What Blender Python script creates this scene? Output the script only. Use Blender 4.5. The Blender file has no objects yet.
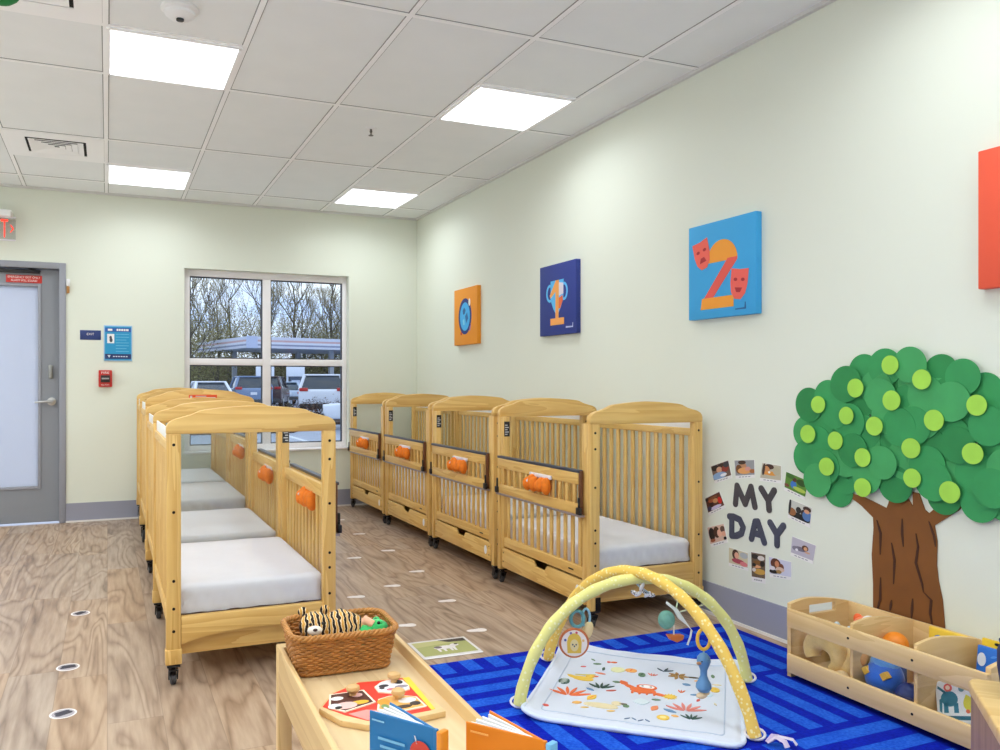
import bpy, bmesh, math, random
from mathutils import Vector, Matrix, noise
random.seed(7)
PI = math.pi
scene = bpy.context.scene
COL = scene.collection

# ------------------------------------------------------------------ materials
def lin(c):
    return tuple(((x/255.0)/12.92 if x/255.0 <= 0.04045 else ((x/255.0+0.055)/1.055)**2.4) for x in c) + (1.0,)

def new_mat(name):
    m = bpy.data.materials.new(name); m.use_nodes = True
    nt = m.node_tree
    return m, nt, nt.nodes['Principled BSDF']

def N(nt, t, **kw):
    n = nt.nodes.new(t)
    for k, v in kw.items():
        setattr(n, k, v)
    return n

def plain(name, rgb, rough=0.5, metal=0.0, spec=0.5, var=0.0, vscale=30.0, bump=0.0, sheen=0.0):
    m, nt, b = new_mat(name)
    b.inputs['Base Color'].default_value = lin(rgb)
    b.inputs['Roughness'].default_value = rough
    b.inputs['Metallic'].default_value = metal
    b.inputs['Specular IOR Level'].default_value = spec
    if sheen: b.inputs['Sheen Weight'].default_value = sheen
    if var > 0 or bump > 0:
        tc = N(nt, 'ShaderNodeTexCoord')
        nz = N(nt, 'ShaderNodeTexNoise'); nz.inputs['Scale'].default_value = vscale; nz.inputs['Detail'].default_value = 4
        nt.links.new(tc.outputs['Object'], nz.inputs['Vector'])
        if var > 0:
            mx = N(nt, 'ShaderNodeMix', data_type='RGBA')
            a = lin(tuple(min(255, c*(1-var)) for c in rgb)); c2 = lin(tuple(min(255, c*(1+var)) for c in rgb))
            mx.inputs[6].default_value = a; mx.inputs[7].default_value = c2
            nt.links.new(nz.outputs['Fac'], mx.inputs[0])
            nt.links.new(mx.outputs[2], b.inputs['Base Color'])
        if bump > 0:
            bp = N(nt, 'ShaderNodeBump'); bp.inputs['Strength'].default_value = bump; bp.inputs['Distance'].default_value = 0.004
            nt.links.new(nz.outputs['Fac'], bp.inputs['Height']); nt.links.new(bp.outputs['Normal'], b.inputs['Normal'])
    return m

def wood(name, light, dark, axis, rough=0.42, ring=1.0, bump=0.04):
    """pine like grain running along the given local axis"""
    m, nt, b = new_mat(name)
    tc = N(nt, 'ShaderNodeTexCoord')
    mp = N(nt, 'ShaderNodeMapping')
    sc = [26.0, 26.0, 26.0]; sc['xyz'.index(axis)] = 1.7
    mp.inputs['Scale'].default_value = sc
    oi = N(nt, 'ShaderNodeObjectInfo')
    ad = N(nt, 'ShaderNodeVectorMath', operation='ADD')
    rv = N(nt, 'ShaderNodeVectorMath', operation='SCALE'); rv.inputs['Scale'].default_value = 9.0
    cmb = N(nt, 'ShaderNodeCombineXYZ')
    for k in range(3): nt.links.new(oi.outputs['Random'], cmb.inputs[k])
    nt.links.new(cmb.outputs[0], rv.inputs[0])
    nt.links.new(tc.outputs['Object'], ad.inputs[0]); nt.links.new(rv.outputs[0], ad.inputs[1])
    nt.links.new(ad.outputs[0], mp.inputs['Vector'])
    n1 = N(nt, 'ShaderNodeTexNoise'); n1.inputs['Scale'].default_value = 0.55*ring; n1.inputs['Detail'].default_value = 3; n1.inputs['Distortion'].default_value = 0.6
    nt.links.new(mp.outputs[0], n1.inputs['Vector'])
    mu = N(nt, 'ShaderNodeMath', operation='MULTIPLY'); mu.inputs[1].default_value = 7.0
    nt.links.new(n1.outputs['Fac'], mu.inputs[0])
    fr = N(nt, 'ShaderNodeMath', operation='FRACT'); nt.links.new(mu.outputs[0], fr.inputs[0])
    n2 = N(nt, 'ShaderNodeTexNoise'); n2.inputs['Scale'].default_value = 3.0; n2.inputs['Detail'].default_value = 5
    nt.links.new(mp.outputs[0], n2.inputs['Vector'])
    a2 = N(nt, 'ShaderNodeMath', operation='MULTIPLY_ADD'); a2.inputs[1].default_value = 0.55
    nt.links.new(fr.outputs[0], a2.inputs[0]); 
    s2 = N(nt, 'ShaderNodeMath', operation='MULTIPLY'); s2.inputs[1].default_value = 0.5
    nt.links.new(n2.outputs['Fac'], s2.inputs[0]); nt.links.new(s2.outputs[0], a2.inputs[2])
    rp = N(nt, 'ShaderNodeValToRGB')
    rp.color_ramp.elements[0].position = 0.15; rp.color_ramp.elements[0].color = lin(light)
    rp.color_ramp.elements[1].position = 0.85; rp.color_ramp.elements[1].color = lin(dark)
    nt.links.new(a2.outputs[0], rp.inputs['Fac']); nt.links.new(rp.outputs['Color'], b.inputs['Base Color'])
    b.inputs['Roughness'].default_value = rough
    bp = N(nt, 'ShaderNodeBump'); bp.inputs['Strength'].default_value = bump; bp.inputs['Distance'].default_value = 0.002
    nt.links.new(a2.outputs[0], bp.inputs['Height']); nt.links.new(bp.outputs['Normal'], b.inputs['Normal'])
    return m

def emit(name, rgb, strength):
    m, nt, b = new_mat(name)
    b.inputs['Base Color'].default_value = lin(rgb)
    b.inputs['Emission Color'].default_value = lin(rgb)
    b.inputs['Emission Strength'].default_value = strength
    return m

def clear(name, tint=(250, 252, 252), fac=0.06, rough=0.02):
    m, nt, b = new_mat(name)
    nt.nodes.remove(b)
    out = nt.nodes['Material Output']
    tr = N(nt, 'ShaderNodeBsdfTransparent'); tr.inputs['Color'].default_value = lin(tint)
    gl = N(nt, 'ShaderNodeBsdfGlossy'); gl.inputs['Roughness'].default_value = rough
    lw = N(nt, 'ShaderNodeLayerWeight'); lw.inputs['Blend'].default_value = .5
    pw_ = N(nt, 'ShaderNodeMath', operation='POWER'); pw_.inputs[1].default_value = 5.0; nt.links.new(lw.outputs['Facing'], pw_.inputs[0])
    fr = N(nt, 'ShaderNodeMath', operation='MULTIPLY_ADD'); fr.inputs[1].default_value = .8; fr.inputs[2].default_value = fac*.5; nt.links.new(pw_.outputs[0], fr.inputs[0])
    mx = N(nt, 'ShaderNodeMixShader')
    nt.links.new(fr.outputs[0], mx.inputs[0]); nt.links.new(tr.outputs[0], mx.inputs[1]); nt.links.new(gl.outputs[0], mx.inputs[2])
    nt.links.new(mx.outputs[0], out.inputs['Surface'])
    return m

M = {}
W_L, W_D = (234, 197, 122), (210, 163, 86)
M['crib_x'] = wood('crib wood grain x', W_L, W_D, 'x', ring=.8)
M['crib_y'] = wood('crib wood grain y', W_L, W_D, 'y', ring=.8)
M['crib_z'] = wood('crib wood grain z', W_L, W_D, 'z', ring=.8)
B_L, B_D = (232, 200, 146), (214, 178, 120)
M['birch_x'] = wood('birch grain x', B_L, B_D, 'x', ring=.5, bump=.015)
M['birch_y'] = wood('birch grain y', B_L, B_D, 'y', ring=.5, bump=.015)
M['birch_z'] = wood('birch grain z', B_L, B_D, 'z', ring=.5, bump=.015)
M['ply'] = wood('pale plywood', (230, 205, 160), (214, 184, 136), 'y', ring=.4, bump=.01)
M['walnut'] = wood('pinkish brown laminate', (172, 134, 100), (132, 96, 68), 'z', ring=.35, bump=.02)
M['black'] = plain('black plastic', (26, 26, 28), .45)
M['dark_brown'] = plain('dark brown plastic', (104, 64, 38), .4)
M['bolt'] = plain('dark bolt metal', (28, 22, 20), .4, .6)
M['steel'] = plain('brushed steel', (190, 190, 188), .3, 1.0)
M['navy_trim'] = plain('dark grey teething trim', (52, 58, 72), .35)
M['grey_strip'] = plain('grey aluminium strip', (165, 150, 150), .4, .5)
M['sheet'] = plain('white cotton sheet', (228, 226, 231), .85, var=.02, vscale=18)
M['white'] = plain('white plastic', (238, 238, 238), .4)
M['offwhite'] = plain('off white plastic', (225, 222, 228), .45)
M['orange_cloth'] = plain('orange cloth', (238, 122, 18), .8, var=.12, vscale=60)
M['red_label'] = plain('orange red sticker', (232, 84, 34), .5)
M['acrylic'] = clear('clear acrylic', (252, 253, 253), .035)
M['glass'] = clear('window glass', (240, 246, 250), .03)
M['frosted'] = None
M['door'] = plain('grey door paint', (136, 139, 145), .5)
M['door_frame'] = plain('grey frame paint', (150, 152, 161), .5)
M['rubber'] = plain('grey rubber', (60, 60, 62), .6)
M['red'] = plain('red plastic', (196, 40, 30), .45)
M['blue_sign'] = plain('navy sign plastic', (40, 58, 118), .5)
M['leaf'] = plain('green paper', (52, 150, 84), .75, var=.10, vscale=9)
M['leaf_b'] = plain('mid green paper', (42, 136, 72), .75, var=.10, vscale=9)
M['leaf_c'] = plain('light green paper', (66, 160, 92), .75, var=.10, vscale=9)
M['lime'] = plain('lime green paper', (164, 218, 78), .75, var=.06, vscale=14)
M['trunk'] = plain('brown paper', (124, 76, 30), .8, var=.12, vscale=7)
M['bark'] = plain('dark brown paper', (66, 34, 16), .8)
M['letter'] = plain('charcoal card', (72, 66, 68), .8, var=.1, vscale=60)
M['letter_b'] = plain('slate blue card', (70, 72, 88), .8, var=.12, vscale=60)

def cm(rgb, rough=.6):
    k = 'c%d_%d_%d' % tuple(rgb)
    if k not in M: M[k] = plain('paint %d %d %d' % tuple(rgb), rgb, rough)
    return M[k]

# ------------------------------------------------------------------ mesh builder
class MB:
    def __init__(s): s.v = []; s.f = []; s.mi = []
    def add(s, vs, fs, m=0):
        o = len(s.v); s.v += [tuple(v) for v in vs]
        for f in fs: s.f.append([i+o for i in f]); s.mi.append(m)
        return s
    def box(s, x0, x1, y0, y1, z0, z1, m=0):
        v = [(x0,y0,z0),(x1,y0,z0),(x1,y1,z0),(x0,y1,z0),(x0,y0,z1),(x1,y0,z1),(x1,y1,z1),(x0,y1,z1)]
        return s.add(v, [(0,3,2,1),(4,5,6,7),(0,1,5,4),(1,2,6,5),(2,3,7,6),(3,0,4,7)], m)
    def cbox(s, c, d, m=0, rot=None):
        h = [x/2 for x in d]
        t = MB().box(-h[0],h[0],-h[1],h[1],-h[2],h[2])
        R = rot.to_matrix() if hasattr(rot, 'to_matrix') else (rot or Matrix.Identity(3))
        return s.add([R @ Vector(v) + Vector(c) for v in t.v], t.f, m)
    def prism(s, pts, axis, a, b, m=0):
        """polygon in the two other axes extruded from a to b on axis"""
        def mk(p, t):
            return (t,p[0],p[1]) if axis == 'x' else ((p[0],t,p[1]) if axis == 'y' else (p[0],p[1],t))
        n = len(pts)
        v = [mk(p,a) for p in pts] + [mk(p,b) for p in pts]
        f = [list(range(n))[::-1], list(range(n,2*n))] + [(i,(i+1)%n,(i+1)%n+n,i+n) for i in range(n)]
        return s.add(v, f, m)
    def tube(s, pts, r, n=8, m=0, closed=False, caps=True, flat=1.0):
        P = [Vector(p) for p in pts]; k = len(P)
        rr = r if isinstance(r, (list, tuple)) else [r]*k
        vs = []; up = None
        for i in range(k):
            if closed: t = (P[(i+1)%k]-P[i-1])
            else: t = P[min(i+1,k-1)]-P[max(i-1,0)]
            t = t.normalized() if t.length > 1e-9 else Vector((0,0,1))
            if up is None:
                up = Vector((0,0,1)) if abs(t.z) < .9 else Vector((1,0,0))
            a = t.cross(up)
            if a.length < 1e-6: a = t.cross(Vector((0,1,0)))
            a.normalize(); b = a.cross(t).normalized(); up = b
            for j in range(n):
                q = 2*PI*j/n
                vs.append(P[i] + a*math.cos(q)*rr[i] + b*math.sin(q)*rr[i]*flat)
        fs = []
        for i in range(k if closed else k-1):
            i2 = (i+1) % k
            for j in range(n):
                j2 = (j+1) % n
                fs.append((i*n+j, i*n+j2, i2*n+j2, i2*n+j))
        if caps and not closed:
            fs.append(list(range(n))[::-1]); fs.append([(k-1)*n+j for j in range(n)])
        return s.add(vs, fs, m)
    def lathe(s, prof, c=(0,0,0), axis='z', n=24, m=0):
        vs = []; fs = []; k = len(prof)
        for r, h in prof:
            for j in range(n):
                q = 2*PI*j/n; x, y = r*math.cos(q), r*math.sin(q)
                p = (x,y,h) if axis == 'z' else ((h,x,y) if axis == 'x' else (y,h,x))
                vs.append((p[0]+c[0], p[1]+c[1], p[2]+c[2]))
        for i in range(k-1):
            for j in range(n):
                j2 = (j+1) % n
                fs.append((i*n+j, i*n+j2, (i+1)*n+j2, (i+1)*n+j))
        fs.append(list(range(n))[::-1]); fs.append([(k-1)*n+j for j in range(n)])
        return s.add(vs, fs, m)
    def blob(s, c, r, m=0, n=16, k=10, rot=None, fn=None):
        rx, ry, rz = r if isinstance(r, (tuple, list)) else (r, r, r)
        vs = [Vector((0,0,-rz))]
        for i in range(1, k):
            a = -PI/2 + PI*i/k
            for j in range(n):
                q = 2*PI*j/n
                vs.append(Vector((rx*math.cos(a)*math.cos(q), ry*math.cos(a)*math.sin(q), rz*math.sin(a))))
        vs.append(Vector((0,0,rz)))
        if fn: vs = [fn(v) for v in vs]
        if rot is not None: vs = [rot.to_matrix() @ v for v in vs]
        vs = [v + Vector(c) for v in vs]
        fs = [(0, 1+(j+1)%n, 1+j) for j in range(n)]
        for i in range(k-2):
            for j in range(n):
                j2 = (j+1) % n
                fs.append((1+i*n+j, 1+i*n+j2, 1+(i+1)*n+j2, 1+(i+1)*n+j))
        top = len(vs)-1; o = 1+(k-2)*n
        fs += [(o+j, o+(j+1)%n, top) for j in range(n)]
        return s.add(vs, fs, m)
    def xf(s, mat):
        s.v = [tuple(mat @ Vector(v)) for v in s.v]; return s
    def join(s, o, m=None):
        off = len(s.v); s.v += o.v
        for f, mi in zip(o.f, o.mi): s.f.append([i+off for i in f]); s.mi.append(mi if m is None else m)
        return s

def obj(name, mb, mats, parent=None, bevel=0.0, seg=2, smooth=35, loc=None, sub=0):
    me = bpy.data.meshes.new(name)
    me.from_pydata(mb.v, [], mb.f)
    mats = mats if isinstance(mats, (list, tuple)) else [mats]
    for x in mats: me.materials.append(x)
    me.polygons.foreach_set('material_index', mb.mi)
    bm = bmesh.new(); bm.from_mesh(me)
    bmesh.ops.recalc_face_normals(bm, faces=bm.faces)
    if bevel > 0:
        es = [e for e in bm.edges if len(e.link_faces) == 2 and e.calc_face_angle(0) > math.radians(40)]
        bmesh.ops.bevel(bm, geom=es, offset=bevel, segments=seg, profile=.5, affect='EDGES', clamp_overlap=True)
    bm.to_mesh(me); bm.free()
    if smooth:
        for p in me.polygons: p.use_smooth = True
        me.set_sharp_from_angle(angle=math.radians(smooth))
    o = bpy.data.objects.new(name, me); COL.objects.link(o)
    if parent is not None: o.parent = parent
    if loc: o.location = loc
    return o

def tag(o, label, cat, group=None):
    o['label'] = label; o['category'] = cat
    if group: o['group'] = group
    return o

def thing(name, label, cat, loc=(0,0,0), rz=0.0, group=None):
    o = bpy.data.objects.new(name, None); COL.objects.link(o)
    o.empty_display_size = .05
    o.location = loc; o.rotation_euler = (0,0,rz)
    return tag(o, label, cat, group)

def struct(name, mb, mats, parent=None, **kw):
    o = obj(name, mb, mats, parent, **kw)
    if parent is None: o['kind'] = 'structure'
    return o

def dup(root, loc, rz=None, label=None, group=None):
    def rec(o, par):
        c = o.copy(); COL.objects.link(c)
        if par is not None: c.parent = par
        for ch in list(o.children): rec(ch, c)
        return c
    r = rec(root, None); r.location = loc
    if rz is not None: r.rotation_euler = (0,0,rz)
    if label: r['label'] = label
    if group: r['group'] = group
    return r

def text_mb(txt, height, width=None, depth=.001, m=0):
    """lettering in the local x-z plane, facing -y, centred on the origin"""
    cu = bpy.data.curves.new('lettering', 'FONT'); cu.body = txt; cu.size = 1.0; cu.extrude = 0.02
    cu.align_x = 'CENTER'; cu.align_y = 'CENTER'
    to = bpy.data.objects.new('lettering', cu); COL.objects.link(to)
    bpy.context.view_layer.update()
    me = bpy.data.meshes.new_from_object(to.evaluated_get(bpy.context.evaluated_depsgraph_get()))
    xs = [v.co.x for v in me.vertices]; ys = [v.co.y for v in me.vertices]
    h = max(ys)-min(ys); w = max(xs)-min(xs); cx = (max(xs)+min(xs))/2; cy = (max(ys)+min(ys))/2
    sy = height/h; sx = (width/w) if width else sy
    mb = MB()
    mb.add([((v.co.x-cx)*sx, -v.co.z/0.02*depth, (v.co.y-cy)*sy) for v in me.vertices], [list(p.vertices) for p in me.polygons], m)
    bpy.data.objects.remove(to); bpy.data.meshes.remove(me); bpy.data.curves.remove(cu)
    return mb

def ell(cx, cy, rx, ry, n=20, a0=0.0):
    return [(cx+rx*math.cos(2*PI*k/n+a0), cy+ry*math.sin(2*PI*k/n+a0)) for k in range(n)]
# ------------------------------------------------------------------ the room
XR, YB, ZC = 2.773, 7.345, 2.743
XL, YN = -3.4, -2.4
T2, GX, GY = .6096, -.008, 3.284          # 2 ft ceiling grid

def wall_mat():
    m, nt, b = new_mat('pale green wall paint')
    tc = N(nt, 'ShaderNodeTexCoord'); nz = N(nt, 'ShaderNodeTexNoise'); nz.inputs['Scale'].default_value = 180; nz.inputs['Detail'].default_value = 3
    nt.links.new(tc.outputs['Object'], nz.inputs['Vector'])
    b.inputs['Base Color'].default_value = lin((226, 230, 216)); b.inputs['Roughness'].default_value = .55
    b.inputs['Specular IOR Level'].default_value = .3
    bp = N(nt, 'ShaderNodeBump'); bp.inputs['Strength'].default_value = .05; bp.inputs['Distance'].default_value = .001
    nt.links.new(nz.outputs['Fac'], bp.inputs['Height']); nt.links.new(bp.outputs['Normal'], b.inputs['Normal'])
    return m
def ceil_mat():
    m, nt, b = new_mat('mineral fibre ceiling tile')
    tc = N(nt, 'ShaderNodeTexCoord'); nz = N(nt, 'ShaderNodeTexNoise'); nz.inputs['Scale'].default_value = 5; nz.inputs['Detail'].default_value = 6
    nt.links.new(tc.outputs['Object'], nz.inputs['Vector'])
    rp = N(nt, 'ShaderNodeValToRGB'); rp.color_ramp.elements[0].color = lin((234, 237, 237)); rp.color_ramp.elements[1].color = lin((242, 244, 244))
    nt.links.new(nz.outputs['Fac'], rp.inputs['Fac']); nt.links.new(rp.outputs['Color'], b.inputs['Base Color'])
    n2 = N(nt, 'ShaderNodeTexNoise'); n2.inputs['Scale'].default_value = 140; n2.inputs['Detail'].default_value = 4
    nt.links.new(tc.outputs['Object'], n2.inputs['Vector'])
    bp = N(nt, 'ShaderNodeBump'); bp.inputs['Strength'].default_value = .25; bp.inputs['Distance'].default_value = .002
    nt.links.new(n2.outputs['Fac'], bp.inputs['Height']); nt.links.new(bp.outputs['Normal'], b.inputs['Normal'])
    b.inputs['Roughness'].default_value = .9
    return m
def floor_mat():
    m, nt, b = new_mat('weathered oak vinyl plank')
    L = nt.links.new
    tc = N(nt, 'ShaderNodeTexCoord'); sp = N(nt, 'ShaderNodeSeparateXYZ'); L(tc.outputs['Object'], sp.inputs[0])
    def mth(op, a, bb=None, c=None):
        n = N(nt, 'ShaderNodeMath', operation=op)
        for k, x in enumerate((a, bb, c)):
            if x is None: continue
            if isinstance(x, (int, float)): n.inputs[k].default_value = x
            else: L(x, n.inputs[k])
        return n.outputs[0]
    px = mth('DIVIDE', sp.outputs[0], .178); ix = mth('FLOOR', px); fx = mth('FRACT', px)
    wn = N(nt, 'ShaderNodeTexWhiteNoise', noise_dimensions='1D'); L(ix, wn.inputs['W'])
    off = mth('MULTIPLY', wn.outputs['Value'], 1.22)
    py = mth('DIVIDE', mth('ADD', sp.outputs[1], off), 1.22); iy = mth('FLOOR', py); fy = mth('FRACT', py)
    cb = N(nt, 'ShaderNodeCombineXYZ'); L(ix, cb.inputs[0]); L(iy, cb.inputs[1])
    w2 = N(nt, 'ShaderNodeTexWhiteNoise', noise_dimensions='2D'); L(cb.outputs[0], w2.inputs['Vector'])
    # swirling cathedral grain, different in every plank
    cg = N(nt, 'ShaderNodeCombineXYZ')
    L(mth('ADD', mth('MULTIPLY', sp.outputs[0], 5.4), mth('MULTIPLY', w2.outputs['Value'], 37.0)), cg.inputs[0])
    L(mth('MULTIPLY', sp.outputs[1], .75), cg.inputs[1]); L(mth('MULTIPLY', w2.outputs['Value'], 11.0), cg.inputs[2])
    n1 = N(nt, 'ShaderNodeTexNoise'); n1.inputs['Scale'].default_value = .75; n1.inputs['Detail'].default_value = 2.5; n1.inputs['Distortion'].default_value = .7
    L(cg.outputs[0], n1.inputs['Vector'])
    rings = mth('FRACT', mth('MULTIPLY', n1.outputs['Fac'], 12.0))
    line = mth('POWER', mth('ABSOLUTE', mth('SUBTRACT', mth('MULTIPLY', rings, 2.0), 1.0)), 2.2)
    cg2 = N(nt, 'ShaderNodeCombineXYZ'); L(mth('MULTIPLY', sp.outputs[0], 60.0), cg2.inputs[0]); L(mth('MULTIPLY', sp.outputs[1], 5.0), cg2.inputs[1]); L(mth('MULTIPLY', w2.outputs['Value'], 20.0), cg2.inputs[2])
    n2 = N(nt, 'ShaderNodeTexNoise'); n2.inputs['Scale'].default_value = 1.0; n2.inputs['Detail'].default_value = 5
    L(cg2.outputs[0], n2.inputs['Vector'])
    n3 = N(nt, 'ShaderNodeTexNoise'); n3.inputs['Scale'].default_value = 1.6; n3.inputs['Detail'].default_value = 3; n3.inputs['Distortion'].default_value = .5
    L(cg.outputs[0], n3.inputs['Vector'])
    fac = mth('ADD', mth('MULTIPLY', line, .22), mth('ADD', mth('MULTIPLY', n2.outputs['Fac'], .40), mth('MULTIPLY', n3.outputs['Fac'], .38)))
    rp = N(nt, 'ShaderNodeValToRGB'); cr = rp.color_ramp
    cr.elements[0].position = .25; cr.elements[0].color = lin((194, 171, 147))
    cr.elements[1].position = .86; cr.elements[1].color = lin((86, 63, 45))
    e = cr.elements.new(.52); e.color = lin((160, 134, 111))
    L(fac, rp.inputs['Fac'])
    hs = N(nt, 'ShaderNodeHueSaturation'); L(rp.outputs['Color'], hs.inputs['Color'])
    L(mth('ADD', mth('MULTIPLY', w2.outputs['Value'], .12), .95), hs.inputs['Value'])
    L(mth('ADD', mth('MULTIPLY', w2.outputs['Value'], .3), .8), hs.inputs['Saturation'])
    gx = mth('LESS_THAN', mth('MINIMUM', fx, mth('SUBTRACT', 1.0, fx)), .008)
    gy = mth('LESS_THAN', mth('MINIMUM', fy, mth('SUBTRACT', 1.0, fy)), .0015)
    gap = mth('MAXIMUM', gx, gy)
    mx = N(nt, 'ShaderNodeMix', data_type='RGBA'); L(mth('MULTIPLY', gap, .28), mx.inputs[0]); L(hs.outputs['Color'], mx.inputs[6]); mx.inputs[7].default_value = lin((80, 62, 50))
    L(mx.outputs[2], b.inputs['Base Color'])
    b.inputs['Roughness'].default_value = .42; b.inputs['Specular IOR Level'].default_value = .4
    bp = N(nt, 'ShaderNodeBump'); bp.inputs['Strength'].default_value = .06; bp.inputs['Distance'].default_value = .002
    L(fac, bp.inputs['Height']); L(bp.outputs['Normal'], b.inputs['Normal'])
    return m
M["wall"] = wall_mat(); M['ceil'] = ceil_mat(); M['floor'] = floor_mat()
M['grid'] = plain('white ceiling grid metal', (252, 252, 252), .6)
M['angle'] = plain('white wall angle metal', (214, 213, 210), .5)
M['vinyl'] = plain('grey vinyl base', (152, 154, 169), .5)
M['caulk'] = plain('white base trim', (226, 222, 218), .6)
M['alu'] = plain('pale window frame paint', (246, 243, 245), .45)

FX, FY = -1.75, -.25                     # beyond these the unseen floor is lightened to brighten the ceiling: pale bounce vinyl
struct('floor', MB().box(FX, XR, FY, YB, -.1, 0), M['floor'], smooth=0)
fl2 = MB().box(XL, FX, YN, YB, -.1, 0); fl2.box(FX, XR, YN, FY, -.1, 0)
struct('floor_2', fl2, plain('pale bounce vinyl', (240, 240, 238), .5, var=.02, vscale=30), smooth=0)
struct('ceiling', MB().box(XL, XR, YN, YB, ZC, ZC+.1), M['ceil'], smooth=0)
struct('wall_right', MB().box(XR, XR+.2, YN, YB+.2, -.1, ZC+.1), M['wall'], smooth=0)
M['wall_white'] = plain('white bounce paint', (246, 247, 246), .6)  # unseen walls whitened to throw more bounce light into the room
struct('wall_left', MB().box(XL-.2, XL, YN, YB+.2, -.1, ZC+.1), M['wall_white'], smooth=0)
struct('wall_front', MB().box(XL-.2, XR+.2, YN-.2, YN, -.1, ZC+.1), M['wall_white'], smooth=0)
WX0, WX1, WZ0, WZ1 = .617, 2.09, .545, 2.15
DX0, DX1, DZ1 = -1.315, -.315, 2.135
wb = MB(); y0, y1 = YB, YB+.2
wb.box(XL, DX0, y0, y1, -.1, ZC); wb.box(DX0, DX1, y0, y1, DZ1, ZC); wb.box(DX1, WX0, y0, y1, -.1, ZC)
wb.box(WX0, WX1, y0, y1, -.1, WZ0); wb.box(WX0, WX1, y0, y1, WZ1, ZC); wb.box(WX1, XR, y0, y1, -.1, ZC)
struct('wall_back', wb, M['wall'], smooth=0)
# vinyl base and the thin white line under it
bb = MB().box(XR-.008, XR, YN, YB, .012, .157); struct('baseboard_right', bb, M['vinyl'])
bb = MB().box(DX1, XR-.008, YB-.008, YB, .012, .157); bb.box(XL, DX0, YB-.008, YB, .012, .157); struct('baseboard_back', bb, M['vinyl'])
struct('baseboard_left', MB().box(XL, XL+.008, YN, YB, .012, .157), M['vinyl'])
struct('baseboard_front', MB().box(XL, XR, YN, YN+.008, .012, .157), M['vinyl'])
tb = MB().box(XR-.014, XR, YN, YB, 0, .014); tb.box(DX1, XR, YB-.014, YB, 0, .014); tb.box(XL, DX0, YB-.014, YB, 0, .014)
struct('trim_1', tb, M['caulk'])
# ceiling grid: T bars every 2 ft across, every 4 ft along; wall angle round the edge
LIGHTS = [(i, j) for i in (0, 3, -3, -5) for j in (1, 5, -3, -7)] + [(-3, 3), (-3, -1), (-3, -5), (-5, 3), (-5, -1), (0, -1), (0, -5), (3, -5)]  # leftmost column and the appended panels are unseen, added to flatten the light
g = MB()
for i in range(-5, 5):
    x = GX+i*T2
    if XL < x < XR: g.box(x-.012, x+.012, YN, YB, ZC-.005, ZC)
for j in range(-8, 7, 2):
    y = GY+j*T2
    if YN < y < YB: g.box(XL, XR, y-.012, y+.012, ZC-.0045, ZC)
for i, j in LIGHTS:
    for y in (GY+j*T2, GY+(j+1)*T2): g.box(GX+i*T2, GX+(i+1)*T2, y-.012, y+.012, ZC-.0048, ZC)
for j in (1, 5): g.box(GX-T2, GX, GY+j*T2-.012, GY+j*T2+.012, ZC-.0048, ZC)
struct('trim_2', g, M['grid'], smooth=0)
gr_ = MB()                                 # grey strips colour in the shadow gap along both sides of each bar
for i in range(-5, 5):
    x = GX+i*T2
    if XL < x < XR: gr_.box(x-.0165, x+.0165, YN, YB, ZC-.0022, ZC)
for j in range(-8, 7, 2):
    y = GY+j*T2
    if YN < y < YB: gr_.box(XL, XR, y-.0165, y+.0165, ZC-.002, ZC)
struct('trim_4', gr_, plain('grey gap shade', (150, 150, 148), .8), smooth=0)
a = MB().box(XR-.022, XR, YN, YB, ZC-.018, ZC); a.box(XL, XR-.022, YB-.022, YB, ZC-.018, ZC); a.box(XL, XL+.022, YN, YB, ZC-.018, ZC); a.box(XL, XR, YN, YN+.022, ZC-.024, ZC)
struct('trim_3', a, M['angle'], smooth=0)

# light panels
M['lamp'] = emit('led diffuser', (244, 248, 255), 2.4); LAMP_W = 5.9
where = {(0,1): 'large bright square ceiling light nearest, at the upper left', (3,1): 'bright square ceiling light close to the right wall, the nearer one on that side',
         (0,5): 'bright square ceiling light beside the air vent, near the back wall', (3,5): 'smallest bright square ceiling light in the far right corner'}
for i, j in LIGHTS:
    x, y = GX+(i+.5)*T2, GY+(j+.5)*T2
    t = thing('ceiling_light', where.get((i, j), 'square ceiling light panel outside the picture'), 'ceiling light', (x, y, ZC-.012), group='square led panels in the ceiling')
    h = T2/2-.014
    f = MB()
    for s in (-1, 1):
        f.box(s*h-.012, s*h+.006, -h, h, -.002, .012); f.box(-h, h, s*h-.012, s*h+.006, -.002, .012)
    obj('light_frame', f, M['grid'], t)
    obj('diffuser', MB().box(-h+.006, h-.006, -h+.006, h-.006, .001, .011), M['lamp'], t, smooth=0)
    ld = bpy.data.lights.new('panel lamp', 'AREA'); ld.shape = 'SQUARE'; ld.size = 2*(h-.012); ld.energy = LAMP_W; ld.color = (.885, .955, 1.0); ld.spread = math.radians(156)
    lo = bpy.data.objects.new('lamp', ld); COL.objects.link(lo); lo.parent = t; lo.location = (0, 0, -.001)

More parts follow.
